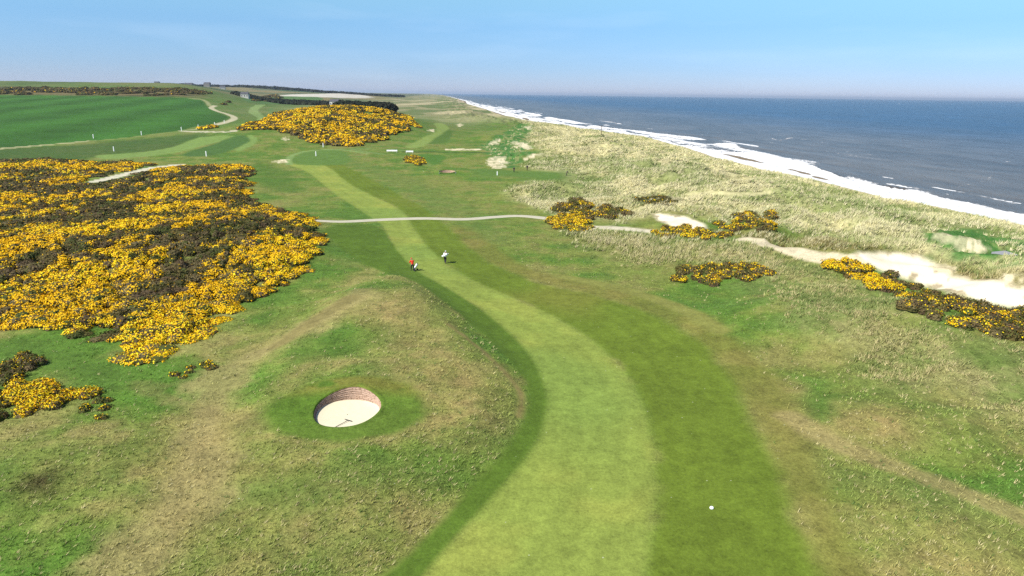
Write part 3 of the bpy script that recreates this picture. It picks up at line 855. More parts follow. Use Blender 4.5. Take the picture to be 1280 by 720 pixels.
# ------------------------------------------------------------------ sea
def build_sea():
    rad = radii_list(60, 32, 0.0016, 2.5, 0.009, 60000)
    a = np.radians(np.concatenate([np.arange(-30, -8, 0.5), np.arange(-8, 46, 0.075), np.arange(46, 180.1, 3.0)]))
    Rr, A = np.meshgrid(rad, a, indexing='ij')
    x = (Rr * np.sin(A)).ravel(); y = (Rr * np.cos(A)).ravel()
    s = coast(x, y)
    d = np.hypot(x, y)
    outer_px = [(1400, 292), (1280, 268), (1240, 261), (1200, 252), (1150, 240), (1090, 229), (1050, 219), (1020, 209), (985, 197), (950, 189), (925, 181), (880, 173.5), (850, 169.5), (815, 164), (770, 160.5), (740, 155), (700, 148), (665, 141), (640, 136.5), (610, 131.5), (590, 127)]
    ow = flat(outer_px, SEA)
    so = coast(ow[:, 0], ow[:, 1])
    o_ = np.argsort(ow[:, 1])
    out = np.interp(y, ow[o_, 1], so[o_])
    out = np.clip(out, 38, 130)
    st = fbm(s, y / 4.5, 5.0, 4, 101, 0.6); st2 = fbm(s, y / 3, 18, 3, 105)
    b = (s - 24) / (out - 24)
    inner = ss(1.12, 0.8, b + 0.35 * st + 0.3 * st2)
    # ragged gaps between successive broken waves
    gap = np.exp(-((b - 0.62 + 0.15 * st2) / 0.10) ** 2) * ss(-0.15, 0.25, st2 + 0.3 * st)
    foam = np.clip(inner * (0.78 + 0.9 * ss(-0.25, 0.2, st)) - 0.55 * gap * ss(200, 350, d), 0, 1)
    gg = ss(260, 480, y) * 0.9
    wob = 0.10 * st2 + 0.05 * st
    lines = 0
    for (b0, w0, sd0, th) in ((0.42, 0.11, 141, -0.35), (0.66, 0.09, 142, -0.25), (0.88, 0.10, 143, -0.28), (1.12, 0.05, 144, 0.05), (1.45, 0.04, 145, 0.2)):
        al = fbm(s * 0.2, y / 6, 16, 3, sd0)
        front = ss(b0 + w0, b0 + w0 * 0.4, b + wob)
        tail = ss(b0 - w0 * 2.2, b0, b + wob)
        lines = np.maximum(lines, front * tail * ss(th, th + 0.2, al) * (0.6 + 0.6 * ss(-0.3, 0.2, st)))
    wash = ss(0.62, 0.42, b + 0.4 * st + 0.3 * st2) * (0.8 + 0.5 * st)
    lace = 0.42 * ss(1.0, 0.6, b) * ss(-0.1, 0.3, st)
    foam = foam * (1 - gg) + gg * np.clip(np.maximum(np.maximum(lines, wash), lace), 0, 1)
    foam = np.maximum(foam, np.clip(lines, 0, 1))
    foam = np.where(b > 1.6, foam * ss(1.9, 1.6, b), foam)
    # loose streaks further out
    for pts, wd, am in [([(965, 173), (975, 175), (990, 172)], 2.2, 0.8), ([(1022, 188), (1050, 192), (1070, 195), (1090, 198), (1115, 199)], 1.6, 0.6), ([(1190, 234), (1215, 230), (1232, 226), (1240, 219)], 1.1, 0.6),
                        ([(1205, 248), (1240, 250), (1262, 254), (1270, 249)], 1.1, 0.6), ([(751, 151), (760, 152), (766, 153)], 5, 0.9), ([(798, 160), (803, 160)], 4, 0.7), ([(1130, 233), (1158, 233)], 1.2, 0.6), ([(1100, 187), (1130, 190)], 1.5, 0.3), ([(746, 141), (760, 142)], 6, 0.5)]:
        q = flat(smooth(pts, 3), SEA)
        dd = sdist(q, x, y, False, 40)
        foam = np.maximum(foam, 0.62 * am * ss(wd * 1.8, wd * 0.1, dd + 3.0 * st + 1.5 * st2))
    wc = fbm(s, y / 3, 40, 3, 111); wc2 = fbm(s, y / 2.2, 9, 2, 115)
    foam = np.maximum(foam, 0.5 * ss(0.62, 0.78, wc2 + 0.5 * wc) * ss(700, 250, s))
    amp = ss(24, 40, s) * ss(out + 60, out + 5, s)
    z = SEA + 0.35 * amp * np.sin((s + 6 * wc) / 5.0) + 0.12 * wc2 * ss(4000, 300, d) + 0.25 * fbm(s, y / 4, 22, 2, 120) * ss(3000, 500, d)
    z = z + 0.9 * np.exp(-((s - out + 2 + 4 * st2) / 2.2) ** 2) * ss(-0.1, 0.3, st2) * ss(1200, 600, d)
    V = np.stack([x, y, z], 1)
    Fq = grid_faces(len(rad), len(a))
    keep = (s > 14)[Fq].all(1)
    depth = ss(50, 650, s + 30 * wc + 60 * fbm(x, y, 160, 3, 130))
    v, f, (fo, de) = sub(V, Fq, keep, [foam, depth])
    q = NT('sea_water')
    fa = q.n('ShaderNodeAttribute', _attribute_name='foam'); dp = q.n('ShaderNodeAttribute', _attribute_name='depth')
    tc = q.n('ShaderNodeTexCoord')
    mp = q.n('ShaderNodeMapping'); mp.inputs['Rotation'].default_value = (0, 0, 0.05); mp.inputs['Scale'].default_value = (1, 0.3, 1)
    q.l(tc.outputs['Object'], mp.inputs[0])
    n1 = q.n('ShaderNodeTexNoise', Scale=0.09, Detail=6.0, Roughness=0.65); q.l(mp.outputs[0], n1.inputs['Vector'])
    n2 = q.n('ShaderNodeTexNoise', Scale=0.9, Detail=5.0, Roughness=0.7); q.l(mp.outputs[0], n2.inputs['Vector'])
    n4 = q.n('ShaderNodeTexNoise', Scale=0.012, Detail=4.0, Roughness=0.6); q.l(mp.outputs[0], n4.inputs['Vector'])
    c = q.mixc(dp.outputs['Fac'], tuple(alb(112, 106, 98)), tuple(alb(32, 74, 114)))
    md = q.n('ShaderNodeMapRange', i1=0.35, i2=0.65, i3=0.72, i4=1.28); q.l(n1.outputs[0], md.inputs[0])
    md2 = q.n('ShaderNodeMapRange', i1=0.35, i2=0.65, i3=0.8, i4=1.2); q.l(n4.outputs[0], md2.inputs[0])
    cb = q.n('ShaderNodeCombineColor'); mm = q.math('MULTIPLY', md.outputs[0], md2.outputs[0])
    for i in range(3): q.l(mm, cb.inputs[i])
    c = q.mixc(1.0, c, cb.outputs[0], 'MULTIPLY')
    fn = q.math('ADD', fa.outputs['Fac'], q.math('MULTIPLY', q.math('SUBTRACT', n2.outputs[0], 0.5), 0.9))
    fm = q.n('ShaderNodeMapRange', i1=0.35, i2=0.6); q.l(fn, fm.inputs[0])
    has = q.n('ShaderNodeMapRange', i1=0.02, i2=0.15); q.l(fa.outputs['Fac'], has.inputs[0])
    ff = q.math('MULTIPLY', fm.outputs[0], has.outputs[0])
    fmod = q.n('ShaderNodeMapRange', i1=0.35, i2=0.6); q.l(n2.outputs[0], fmod.inputs[0])
    c = q.mixc(ff, c, q.mixc(fmod.outputs[0], (0.46, 0.48, 0.50), (0.84, 0.84, 0.83)))
    q.l(c, q.b.inputs['Base Color'])
    rg = q.n('ShaderNodeMapRange', i1=0, i2=1, i3=0.28, i4=0.9); q.l(ff, rg.inputs[0]); q.l(rg.outputs[0], q.b.inputs['Roughness'])
    q.b.inputs['Specular IOR Level'].default_value = 0.28
    q.b.inputs['IOR'].default_value = 1.33
    bp = q.n('ShaderNodeBump', Distance=0.8, Strength=0.8)
    q.l(q.math('ADD', q.math('MULTIPLY', n1.outputs[0], 2.0), q.math('MULTIPLY', n2.outputs[0], 0.6)), bp.inputs['Height'])
    q.l(bp.outputs[0], q.b.inputs['Normal'])
    o = npmesh('sea', v, f, q.m, None, {'foam': fo, 'depth': de})
    if o.data.polygons[0].normal.z < 0:
        o.data.flip_normals()
    tag(o, kind='structure')


build_sea()


# ------------------------------------------------------------------ vegetation made of many small faces
def tri_cloud(cen, nrm, size, colr, jitter=0.8, aspect=1.0):
    """one small triangle per centre, roughly facing nrm"""
    n = len(cen)
    nv = nrm + rng.normal(0, jitter * 0.5, (n, 3))
    nv /= np.linalg.norm(nv, axis=1, keepdims=True)
    r = rng.normal(size=(n, 3)); t = np.cross(nv, r); t /= np.linalg.norm(t, axis=1, keepdims=True) + 1e-9
    b = np.cross(nv, t)
    sz = size[:, None]
    p0 = cen + t * sz
    p1 = cen + (-0.5 * t + 0.87 * b * aspect) * sz
    p2 = cen + (-0.5 * t - 0.87 * b * aspect) * sz
    V = np.stack([p0, p1, p2], 1).reshape(-1, 3)
    C = np.repeat(colr, 3, axis=0)
    return V, C


YEL = np.stack([alb(255, 222, 24), alb(253, 200, 12), alb(255, 230, 44), alb(238, 176, 20)], 0) * 1.2
FOL = np.stack([alb(116, 104, 56), alb(112, 94, 66), alb(98, 106, 48), alb(134, 120, 80), alb(94, 92, 46)])


def bush_parts(cx, cy, cz, rx, h, nfac, yellow, size, lumps=7, foli=None):
    """one gorse bush: lumpy mound of little faces; returns foliage and blossom triangles and a closed core"""
    # lumps
    la = rng.uniform(0, 2 * math.pi, lumps); lr = rx * np.sqrt(rng.uniform(0, 1, lumps)) * 0.62
    lx = lr * np.cos(la); ly = lr * np.sin(la)
    lrad = rx * rng.uniform(0.38, 0.60, lumps); lh = h * rng.uniform(0.62, 1.0, lumps) * (1 - 0.35 * (lr / rx) ** 2)
    k = rng.integers(0, lumps, nfac)
    th = rng.uniform(0, 2 * math.pi, nfac); cz_ = rng.uniform(-0.12, 1, nfac)
    sn = np.sqrt(np.clip(1 - cz_ ** 2, 0, 1))
    d = np.stack([sn * np.cos(th), sn * np.sin(th), cz_], 1)
    rr = 1 + rng.normal(0, 0.13, nfac)
    pos = np.stack([lx[k] + d[:, 0] * lrad[k] * rr, ly[k] + d[:, 1] * lrad[k] * rr, lh[k] * (0.45 + 0.55 * d[:, 2] * rr)], 1)
    pos[:, 2] = np.maximum(pos[:, 2], 0.02)
    lump_y = np.where(rng.uniform(size=lumps) < yellow, rng.uniform(0.75, 1.0, lumps), rng.uniform(0.0, 0.12, lumps))
    py = lump_y[k] * ss(-0.3, 0.35, d[:, 2] + 0.15 * rng.normal(size=nfac))
    isy = rng.uniform(size=nfac) < py
    ci = rng.integers(0, len(YEL), nfac)
    lumpf = rng.integers(0, len(FOL), lumps) if foli is None else np.full(lumps, foli)
    cf = np.where(isy[:, None], YEL[ci], FOL[lumpf[k]]) * rng.uniform(0.8, 1.2, (nfac, 1))
    sz = size * rng.uniform(0.6, 1.3, nfac)
    pos += np.array([cx, cy, cz])
    return pos, d, sz, cf.astype(np.float32), isy, (lx + cx, ly + cy, lrad * 0.9, lh * 0.92)


_ic = []
for i in range(3):
    for j in range(8):
        e = (0.02, 0.5, 0.85)[i]; a = j / 8 * 2 * math.pi + i * 0.4
        _ic.append((math.cos(a) * math.sqrt(1 - e * e), math.sin(a) * math.sqrt(1 - e * e), e))
_ic.append((0, 0, 1.0))
_ic = np.array(_ic)
_if = []
for i in range(2):
    for j in range(8):
        a, b_, c_, d_ = i * 8 + j, i * 8 + (j + 1) % 8, (i + 1) * 8 + (j + 1) % 8, (i + 1) * 8 + j
        _if += [(a, b_, c_), (a, c_, d_)]
for j in range(8): _if.append((16 + j, 16 + (j + 1) % 8, 24))
_if = np.array(_if)


def cores(lx, ly, lz, lr, lh, colr):
    n = len(lx)
    V = _ic[None] * np.stack([lr, lr, lh], 1)[:, None, :] + np.stack([lx, ly, lz], 1)[:, None, :]
    V = V * 1.0
    Fc = _if[None] + (np.arange(n) * len(_ic))[:, None, None]
    return V.reshape(-1, 3), Fc.reshape(-1, 3), np.repeat(colr, len(_ic), axis=0)


def jitter_grid(poly, step, gapf=None):
    x0, y0 = poly.min(0); x1, y1 = poly.max(0)
    xs, ys = np.meshgrid(np.arange(x0, x1, step), np.arange(y0, y1, step))
    x = xs.ravel() + rng.uniform(-0.5, 0.5, xs.size) * step; y = ys.ravel() + rng.uniform(-0.5, 0.5, xs.size) * step
    return x, y


def gorse_mass(name, x, y, rad, hgt, yellow, facdens, size, kind_stuff=True):
    z = H(x, y)
    allP, allD, allS, allF, allY, cl = [], [], [], [], [], []
    for i in range(len(x)):
        nf = int(facdens[i])
        pos, d, sz, cf, isy, core = bush_parts(x[i], y[i], z[i] - 0.05, rad[i], hgt[i], nf, yellow[i], size[i])
        allP.append(pos); allD.append(d); allS.append(sz); allF.append(FOL[rng.integers(0, 5)] * rng.uniform(0.75, 1.15, (nf, 1))); allY.append(np.full(nf, yellow[i]))
        cl.append((core[0], core[1], np.full(len(core[0]), z[i] - 0.1), core[2], core[3]))
    Pp = np.concatenate(allP); Dd = np.concatenate(allD); Sz = np.concatenate(allS); Fo = np.concatenate(allF); Yy = np.concatenate(allY)
    sc = float(np.mean(rad))
    tuft = fbm(Pp[:, 0], Pp[:, 1], sc * 1.1, 2, 250)
    yv = ss(0.36, 0.62, Yy + 0.85 * tuft) * ss(-0.35, 0.25, Dd[:, 2]) * 0.96 + 0.03
    n_ = len(Pp)
    isy = rng.uniform(size=n_) < yv
    wm = ss(-0.5, 0.5, fbm(Pp[:, 0], Pp[:, 1], 14, 2, 260) * 2)[:, None]
    yc = (YEL[rng.integers(0, 4, n_)] * (1 - wm) + alb(253, 199, 16) * 1.16 * wm) * (0.72 + 0.4 * ss(0.2, 0.9, yv))[:, None] * rng.uniform(0.88, 1.12, (n_, 1))
    C0 = np.where(isy[:, None], yc, Fo)
    V, C = tri_cloud(Pp, Dd + np.array([0, 0, 0.35]), Sz, C0.astype(np.float32), 0.65)
    Fq = np.arange(len(V)).reshape(-1, 3)
    L_ = [np.concatenate([c[i] for c in cl]) for i in range(5)]
    cv, cf, cc = cores(*L_, FOL[rng.integers(0, 5, len(L_[0]))] * 0.8)
    Fq = np.concatenate([Fq, cf + len(V)]); V = np.concatenate([V, cv]); C = np.concatenate([C, cc])
    o = npmesh(name, V, Fq, M_veg, C, None, False, 3)
    print(name, len(x), 'bushes', len(Fq), 'faces')
    return o


def in_poly(poly, x, y, warp=1.5):
    return sdist(poly, x, y, True, 60) + warp * fbm(x, y, 9, 2, 77) * 2


thick = P([(-120, 200), (0, 201), (60, 199), (130, 204), (160, 202), (215, 207), (262, 208), (300, 207), (322, 210), (312, 222), (316, 240), (330, 255), (385, 272), (398, 285), (402, 300), (398, 320), (372, 345), (350, 362), (310, 382), (280, 398), (262, 420),
           (235, 432), (205, 448), (165, 458), (148, 452), (145, 432), (110, 428), (60, 418), (20, 415), (-40, 415), (-200, 440), (-220, 300)], 3)
gpath = L([(110, 229), (140, 222), (165, 216), (190, 210), (224, 206)])
x, y = jitter_grid(thick, 1.9)
e = in_poly(thick, x, y, 1.0)
d = np.hypot(x, y)
gap = fbm(x, y, 17, 3, 200)
gpd = sdist(gpath, x, y, False, 30)
keep = (e < -0.6) & (gap > -0.52) & (gpd > 3.6) & ((y < 160) | (rng.uniform(size=len(x)) < 0.62)) & (np.abs(np.arctan2(x, y)) < R(50))
x, y, e, d, gpd = x[keep], y[keep], e[keep], d[keep], gpd[keep]
yn = fbm(x * 0.8, y * 0.45, 10, 3, 210) + 0.4 * fbm(x, y, 4, 2, 212)
yellow = np.clip(0.47 + 3.2 * yn, 0, 1) * np.where(rng.uniform(size=len(x)) < 0.12, 0.2, 1)
for (px_, py_, rr_) in ((205, 440, 4.5), (40, 405, 6), (235, 405, 5), (350, 320, 8)):
    q_ = at(px_, py_)[0]; yellow = np.clip(yellow + 1.1 * np.exp(-(((x - q_[0]) ** 2 + (y - q_[1]) ** 2) / rr_ ** 2)), 0, 1)
rad = rng.uniform(0.7, 1.4, len(x)) ** 1.6 * 1.25 + 0.35
rad = rad * np.where(y > 160, 1.25, 1); hgt = (rng.uniform(0.8, 1.7, len(x)) + 0.5 * fbm(x, y, 12, 2, 214)) * ss(0.3, 3.5, -e) * 0.75 * (0.35 + 0.65 * ss(3, 16, gpd)) + 0.35
fd = np.clip(640 * (75 / d) ** 1.35, 90, 640); sz = np.clip(0.098 * (d / 75) ** 0.8, 0.098, 0.27)
o = gorse_mass('gorse_thicket', x, y, rad, hgt, yellow, fd, sz)
tag(o, kind='stuff', label='wide thicket of yellow flowering gorse and brown scrub', cat='gorse')

# gorse covering the far hill
hillp = np.concatenate([at([(335, 157), (352, 166), (378, 173), (400, 180), (430, 184), (468, 181), (482, 169), (522, 160)]), [(-70, 470), (-92, 560), (-172, 575), (-163, 470)]])
x, y = jitter_grid(hillp, 3.0)
k = fbm(x, y, 26, 3, 220)
hole = (k > -0.36) & (sdist(hillp, x, y, True, 50) + 6 * k < 0) & ((y < 420) | (rng.uniform(size=len(x)) < 0.7))
x, y, k = x[hole], y[hole], k[hole]
o = gorse_mass('gorse_thicket', x, y, rng.uniform(2.0, 3.2, len(x)), rng.uniform(1.2, 2.4, len(x)), np.clip(0.72 + 1.6 * fbm(x, y * 0.6, 12, 2, 222), 0.05, 1), np.full(len(x), 70), np.full(len(x), 0.42))
tag(o, kind='stuff', label='gorse in full yellow flower covering the far hill', cat='gorse')

# gorse and scrub in the far distance
fx, fy = [], []
for poly, n in [(P([(300, 157), (345, 152), (385, 160), (380, 170), (340, 162), (305, 163)], 2), 300), (P([(312, 124), (322, 120), (345, 119), (352, 124), (340, 128), (320, 128)], 2), 160),
                (P([(248, 163), (262, 159), (272, 160), (270, 164), (255, 164)], 2), 60), (P([(274, 129), (284, 127), (285, 131), (276, 131)], 2), 40), (P([(0, 112), (40, 110), (240, 113), (246, 120), (120, 119), (0, 118)], 2), 420)]:
    a, b = poly.min(0), poly.max(0)
    X_ = rng.uniform(a[0], b[0], n * 3); Y_ = rng.uniform(a[1], b[1], n * 3)
    m = sdist(poly, X_, Y_, True, 10) < 0
    m &= fbm(X_, Y_, 45, 3, 230) > 0.0
    fx.append(X_[m][:n]); fy.append(Y_[m][:n])
x = np.concatenate(fx); y = np.concatenate(fy)
dd = np.hypot(x, y)
o = gorse_mass('scrub', x, y, 1.5 + dd / 260, 1.0 + dd / 500, np.clip(rng.normal(0.45, 0.3, len(x)), 0, 1) * ss(900, 500, dd) + 0.06, np.full(len(x), 50), 0.35 + dd / 1500)
tag(o, kind='stuff', label='low gorse and scrub dotted over the distant land', cat='scrub')

# the separate gorse clumps: things with foliage and blossom
M_core = vcol_mat('gorse_stems')


def gorse_thing(label, blobs, yel, fol=None, group='separate gorse clumps beside the dunes', hscale=1.0, dens=1.0, name='gorse_bush'):
    """blobs: (px, py, radius m)"""
    root = None
    FV, FC, BV, BC, cl = [], [], [], [], []
    for (px, py, r) in blobs:
        gx, gy, gz = at1(px, py)
        if root is None:
            root = bpy.data.objects.new(name, None); S.collection.objects.link(root); root.location = (gx, gy, gz)
            tag(root, label, 'gorse', group)
            base = np.array([gx, gy, gz])
        dd = math.hypot(gx, gy)
        nf = int(np.clip(900 * (80 / dd) ** 1.2 * (r / 1.5) ** 2, 120, 1600) * dens)
        pos, d, sz, cf, isy, core = bush_parts(gx, gy, gz - 0.05, r, r * 0.72 * hscale, nf, yel + rng.normal(0, 0.1), 0.09 * (dd / 75) ** 0.6, 9, fol)
        pos = pos - base
        v, c = tri_cloud(pos[~isy], d[~isy], sz[~isy], cf[~isy], 0.9); FV.append(v); FC.append(c)
        v, c = tri_cloud(pos[isy], d[isy], sz[isy], cf[isy], 0.9); BV.append(v); BC.append(c)
        cl.append((core[0] - gx + pos[:, 0].mean() * 0 + (gx - base[0]), core[1] - gy + (gy - base[1]), np.full(len(core[0]), gz - 0.1 - base[2]), core[2], core[3]))
    V = np.concatenate(FV); C = np.concatenate(FC); Fq = np.arange(len(V)).reshape(-1, 3)
    L_ = [np.concatenate([c[i] for c in cl]) for i in range(5)]
    cv, cf2, cc = cores(*L_, FOL[rng.integers(0, 5, len(L_[0]))] * 0.8)
    Fq = np.concatenate([Fq, cf2 + len(V)]); V = np.concatenate([V, cv]); C = np.concatenate([C, cc])
    o = npmesh('foliage', V, Fq, M_veg, C, None, False, 3); o.parent = root
    V = np.concatenate(BV); C = np.concatenate(BC)
    if len(V) > 30:
        o = npmesh('blossom', V, np.arange(len(V)).reshape(-1, 3), M_veg, C, None, False, 3); o.parent = root
    return root


def blobs_in(pts, step, r0, r1):
    poly = P(pts, 2)
    x, y = jitter_grid(poly, step)
    m = sdist(poly, x, y, True, 30) < -0.2
    out = []
    for a, b in zip(x[m], y[m]):
        out.append((a, b, random.uniform(r0, r1)))
    return out


def gorse_thing_w(label, wb, yel, **kw):
    global at1
    old = at1
    at1 = lambda a, b: (float(a), float(b), float(H(np.array([a]), np.array([b]))[0]))
    r = gorse_thing(label, wb, yel, **kw)
    at1 = old
    return r


gorse_thing_w('bright yellow gorse clump where the pale path meets the dunes', blobs_in([(684, 275), (700, 268), (722, 270), (738, 282), (735, 292), (715, 290), (695, 286)], 1.7, 1.0, 1.7), 0.75)
gorse_thing_w('dark green and yellow gorse bank behind the brightest clump by the path', blobs_in([(683, 263), (700, 258), (722, 252), (745, 258), (788, 264), (785, 272), (760, 274), (735, 275), (710, 268)], 2.2, 1.3, 2.1), 0.2)
gorse_thing_w('low strip of yellow gorse in front of the white sand patch', blobs_in([(805, 287), (825, 285), (860, 284), (905, 292), (910, 300), (880, 300), (835, 298), (815, 294)], 1.8, 0.9, 1.4), 0.6)
gorse_thing_w('gorse bank with orange flowers right of the white sand patch', blobs_in([(885, 283), (905, 276), (930, 270), (968, 264), (975, 272), (968, 288), (935, 292), (900, 288)], 2.2, 1.0, 1.6), 0.45)
gorse_thing_w('isolated dark gorse clump with orange centre in the green rough', blobs_in([(835, 340), (850, 332), (880, 334), (925, 332), (955, 333), (963, 345), (935, 352), (900, 356), (865, 356), (842, 350)], 1.7, 0.9, 1.4), 0.2)
gorse_thing_w('brilliant yellow gorse clump between two arms of the sand track', blobs_in([(1025, 330), (1045, 324), (1070, 328), (1095, 342), (1118, 362), (1105, 368), (1080, 356), (1050, 344)], 1.3, 1.1, 1.5), 0.99)
gorse_thing_w('long dark gorse hedge sparsely flowered beside the sand track', blobs_in([(1125, 372), (1160, 370), (1200, 374), (1240, 382), (1300, 392), (1350, 402), (1350, 440), (1290, 428), (1240, 420), (1190, 410), (1150, 395)], 1.6, 1.0, 1.6), 0.14)
gorse_thing_w('rank gorse and scrub on the bank below the open sand', blobs_in([(1100, 343), (1120, 342), (1150, 356), (1175, 366), (1160, 370), (1130, 362)], 1.6, 0.8, 1.1), 0.04)
gorse_thing_w('bright yellow gorse bush at the left edge in the near rough', blobs_in([(8, 485), (40, 478), (60, 488), (112, 492), (98, 505), (60, 510), (22, 520), (10, 505)], 1.1, 0.8, 1.25), 0.95, group='gorse bushes in the near left rough')
gorse_thing_w('brown leggy gorse bush with few flowers above the bright bush', blobs_in([(0, 452), (30, 445), (50, 448), (60, 462), (30, 478), (0, 475)], 1.3, 0.9, 1.3), 0.22, group='gorse bushes in the near left rough')
gorse_thing_w('low dull brown gorse bush beneath the left edge of the bright bush', blobs_in([(-30, 500), (5, 495), (14, 515), (0, 525), (-30, 530)], 1.2, 0.8, 1.1), 0.05, group='gorse bushes in the near left rough')
gorse_thing_w('sparse olive gorse scrub right of the bright left bush', blobs_in([(100, 505), (120, 495), (145, 505), (135, 525), (110, 528)], 1.2, 0.5, 0.8), 0.12, group='gorse bushes in the near left rough', fol=2, dens=0.7)
gorse_thing_w('thin low yellow flowered gorse at the tip of the big thicket', blobs_in([(212, 462), (240, 452), (275, 450), (272, 460), (235, 475), (210, 475)], 1.2, 0.45, 0.75), 0.4, group='gorse bushes in the near left rough', fol=2, dens=0.6)
gorse_thing_w('small lone gorse clump beside the far dogleg green', blobs_in([(505, 199), (515, 195), (528, 200), (532, 205), (518, 207)], 2.0, 1.2, 1.8), 0.55)
gorse_thing_w('dark low scrub patch in a hollow of the straw dunes', blobs_in([(792, 251), (820, 248), (845, 251), (835, 256), (805, 256)], 2.0, 1.0, 1.5), 0.0, fol=4)


# ------------------------------------------------------------------ grasses
def tufts(name, x, y, nb, hgt, spread, wid, cols, lean=(0.5, 0.25), colvar=0.25):
    n = len(x)
    z = H(x, y)
    N = n * nb
    X = np.repeat(x, nb); Y = np.repeat(y, nb); Z = np.repeat(z, nb)
    h = np.repeat(hgt, nb) * rng.uniform(0.6, 1.15, N); sp = np.repeat(spread, nb)
    a = rng.uniform(0, 2 * math.pi, N); q = rng.uniform(0, 1, N)
    bx = X + sp * 0.4 * q * np.cos(a); by = Y + sp * 0.4 * q * np.sin(a)
    tx = bx + sp * 0.9 * np.cos(a) * q + lean[0] * h; ty = by + sp * 0.9 * np.sin(a) * q + lean[1] * h
    wv = np.repeat(wid, nb) * rng.uniform(0.6, 1.3, N)
    pa = rng.uniform(0, 2 * math.pi, N)
    dx = np.cos(pa) * wv; dy = np.sin(pa) * wv
    V = np.stack([np.stack([bx - dx, by - dy, Z - 0.03], 1), np.stack([bx + dx, by + dy, Z - 0.03], 1), np.stack([tx, ty, Z + h], 1)], 1).reshape(-1, 3)
    c = np.repeat(cols, nb, axis=0) * rng.uniform(1 - colvar, 1 + colvar, (N, 1))
    C = np.repeat(c, 3, axis=0)
    o = npmesh(name, V, np.arange(len(V)).reshape(-1, 3), M_grass, C, None, False, 3)
    print(name, n, 'tufts', N, 'blades')
    return o


# marram on the dunes
def sample(n, rmin, rmax, a0, a1, power=1.0):
    """random ground points, denser close by"""
    a = R(1) * rng.uniform(a0, a1, n)
    q = rng.uniform(0, 1, n)
    r = 1 / (1 / rmin + q * (1 / rmax - 1 / rmin)) if power == 1 else rmin * (rmax / rmin) ** q
    return r * np.sin(a), r * np.cos(a)


x, y = sample(290000, 52, 620, -5, 47, 2)
col, rough, sand, zone = paint(x, y)
s = coast(x, y)
slab_at = at1(1255, 321)
wt = (rng.uniform(size=len(x)) < (rough - 0.74) * 4.5) & (np.hypot(x - slab_at[0], y - slab_at[1] + 1.5) > 3.2) & (s > -120) & (s < 9) & (sand < 0.3) & (H(x, y) > -5)
x, y, col = x[wt], y[wt], col[wt]
d = np.hypot(x, y)
nrr = ss(130, 90, d)[:, None]
straw = alb(240, 231, 182) * (1 - nrr) + alb(206, 194, 136) * nrr; grn = alb(142, 160, 90) * (1 - nrr) + alb(112, 134, 66) * nrr
m = rng.uniform(0, 1, (len(x), 1)) ** 1.0
r1d = 1 - np.abs(fbm(x + 0.5 * y, y - 0.3 * x, 26, 3, 11)) * 2.2
fr = (0.35 * ss(0.3, 0.9, r1d) - 0.18 + 0.25 * fbm(x, y, 12, 2, 333) + 0.30 * fbm(x, y, 34, 2, 334))[:, None]
mixn = np.where(m < 0.45 + 0.12 * nrr, col * 1.25, np.where(m < 0.76 + fr, straw, grn * 0.9 + col * 0.2))
nr_ = ss(115, 85, d)
sp_ = rng.uniform(size=len(x)) > 0.2 * nr_ + 0.75 * ss(0.0, -0.25, fbm(x, y, 9, 3, 500) + 0.4 * fbm(x, y, 30, 2, 501))
x, y, d, mixn, nr_ = x[sp_], y[sp_], d[sp_], mixn[sp_], nr_[sp_]
o = tufts('marram_grass', x, y, 7, (0.35 + 0.5 * rng.uniform(size=len(x))) * (1 - 0.5 * nr_), 0.40 + d / 900, 0.02 + d / 3300, mixn.astype(np.float32))
tag(o, kind='stuff', label='straw coloured marram grass covering the dunes', cat='grass')

x, y = sample(85000, 27, 125, -46, 47)
col, rough, sand, zone = paint(x, y)
wt = (rng.uniform(size=len(x)) < (rough - 0.42) * 1.6) & (sand < 0.2) & (np.hypot((x - BUNK[0]), (y - BUNK[1]) / 1.05) > 3.6)
for b in bunkers:
    wt &= ((x - b[0]) ** 2 + (y - b[1]) ** 2) > 9
wt &= sdist(thick, x, y, True, 40) > 0.5
x, y, col = x[wt], y[wt], col[wt]
m = rng.uniform(0, 1, (len(x), 1))
n5 = fbm(x, y, 5, 2, 301)[:, None]
cc = np.where(m < 0.74, col * 1.55, np.where(m < 0.92 + 0.12 * n5, alb(216, 204, 146), alb(104, 134, 60)))
d = np.hypot(x, y)
o = tufts('rough_grass', x, y, 5, 0.10 + 0.16 * rng.uniform(size=len(x)) ** 1.5, 0.16 + d / 900, 0.014 + d / 4500, cc.astype(np.float32), (0.7, 0.3))
tag(o, kind='stuff', label='tussocky rough grass, green and straw coloured', cat='grass')
print('veg done')


# ------------------------------------------------------------------ small things
def bm_obj(name, bm, mat, parent=None, smooth_=False):
    me = bpy.data.meshes.new(name); bm.to_mesh(me); bm.free()
    if smooth_:
        for p in me.polygons: p.use_smooth = True
    if mat: me.materials.append(mat)
    o = bpy.data.objects.new(name, me); S.collection.objects.link(o)
    if parent: o.parent = parent
    return o


def box(bm, cx, cy, cz, sx, sy, sz, rot=None):
    m = Matrix.Translation((cx, cy, cz)) @ (rot.to_4x4() if rot else Matrix()) @ Matrix.Diagonal((sx, sy, sz, 1))
    return bmesh.ops.create_cube(bm, size=1, matrix=m)['verts']


def tube(bm, a, b, r0, r1=None, seg=8):
    a = Vector(a); b = Vector(b); r1 = r0 if r1 is None else r1
    d = b - a
    m = Matrix.Translation((a + b) / 2) @ d.to_track_quat('Z', 'Y').to_matrix().to_4x4()
    bmesh.ops.create_cone(bm, cap_ends=True, segments=seg, radius1=r0, radius2=r1, depth=d.length, matrix=m)


def ball(bm, c, r, sc=(1, 1, 1), seg=10):
    bmesh.ops.create_uvsphere(bm, u_segments=seg, v_segments=max(6, seg - 2), radius=r, matrix=Matrix.Translation(c) @ Matrix.Diagonal((*sc, 1)))


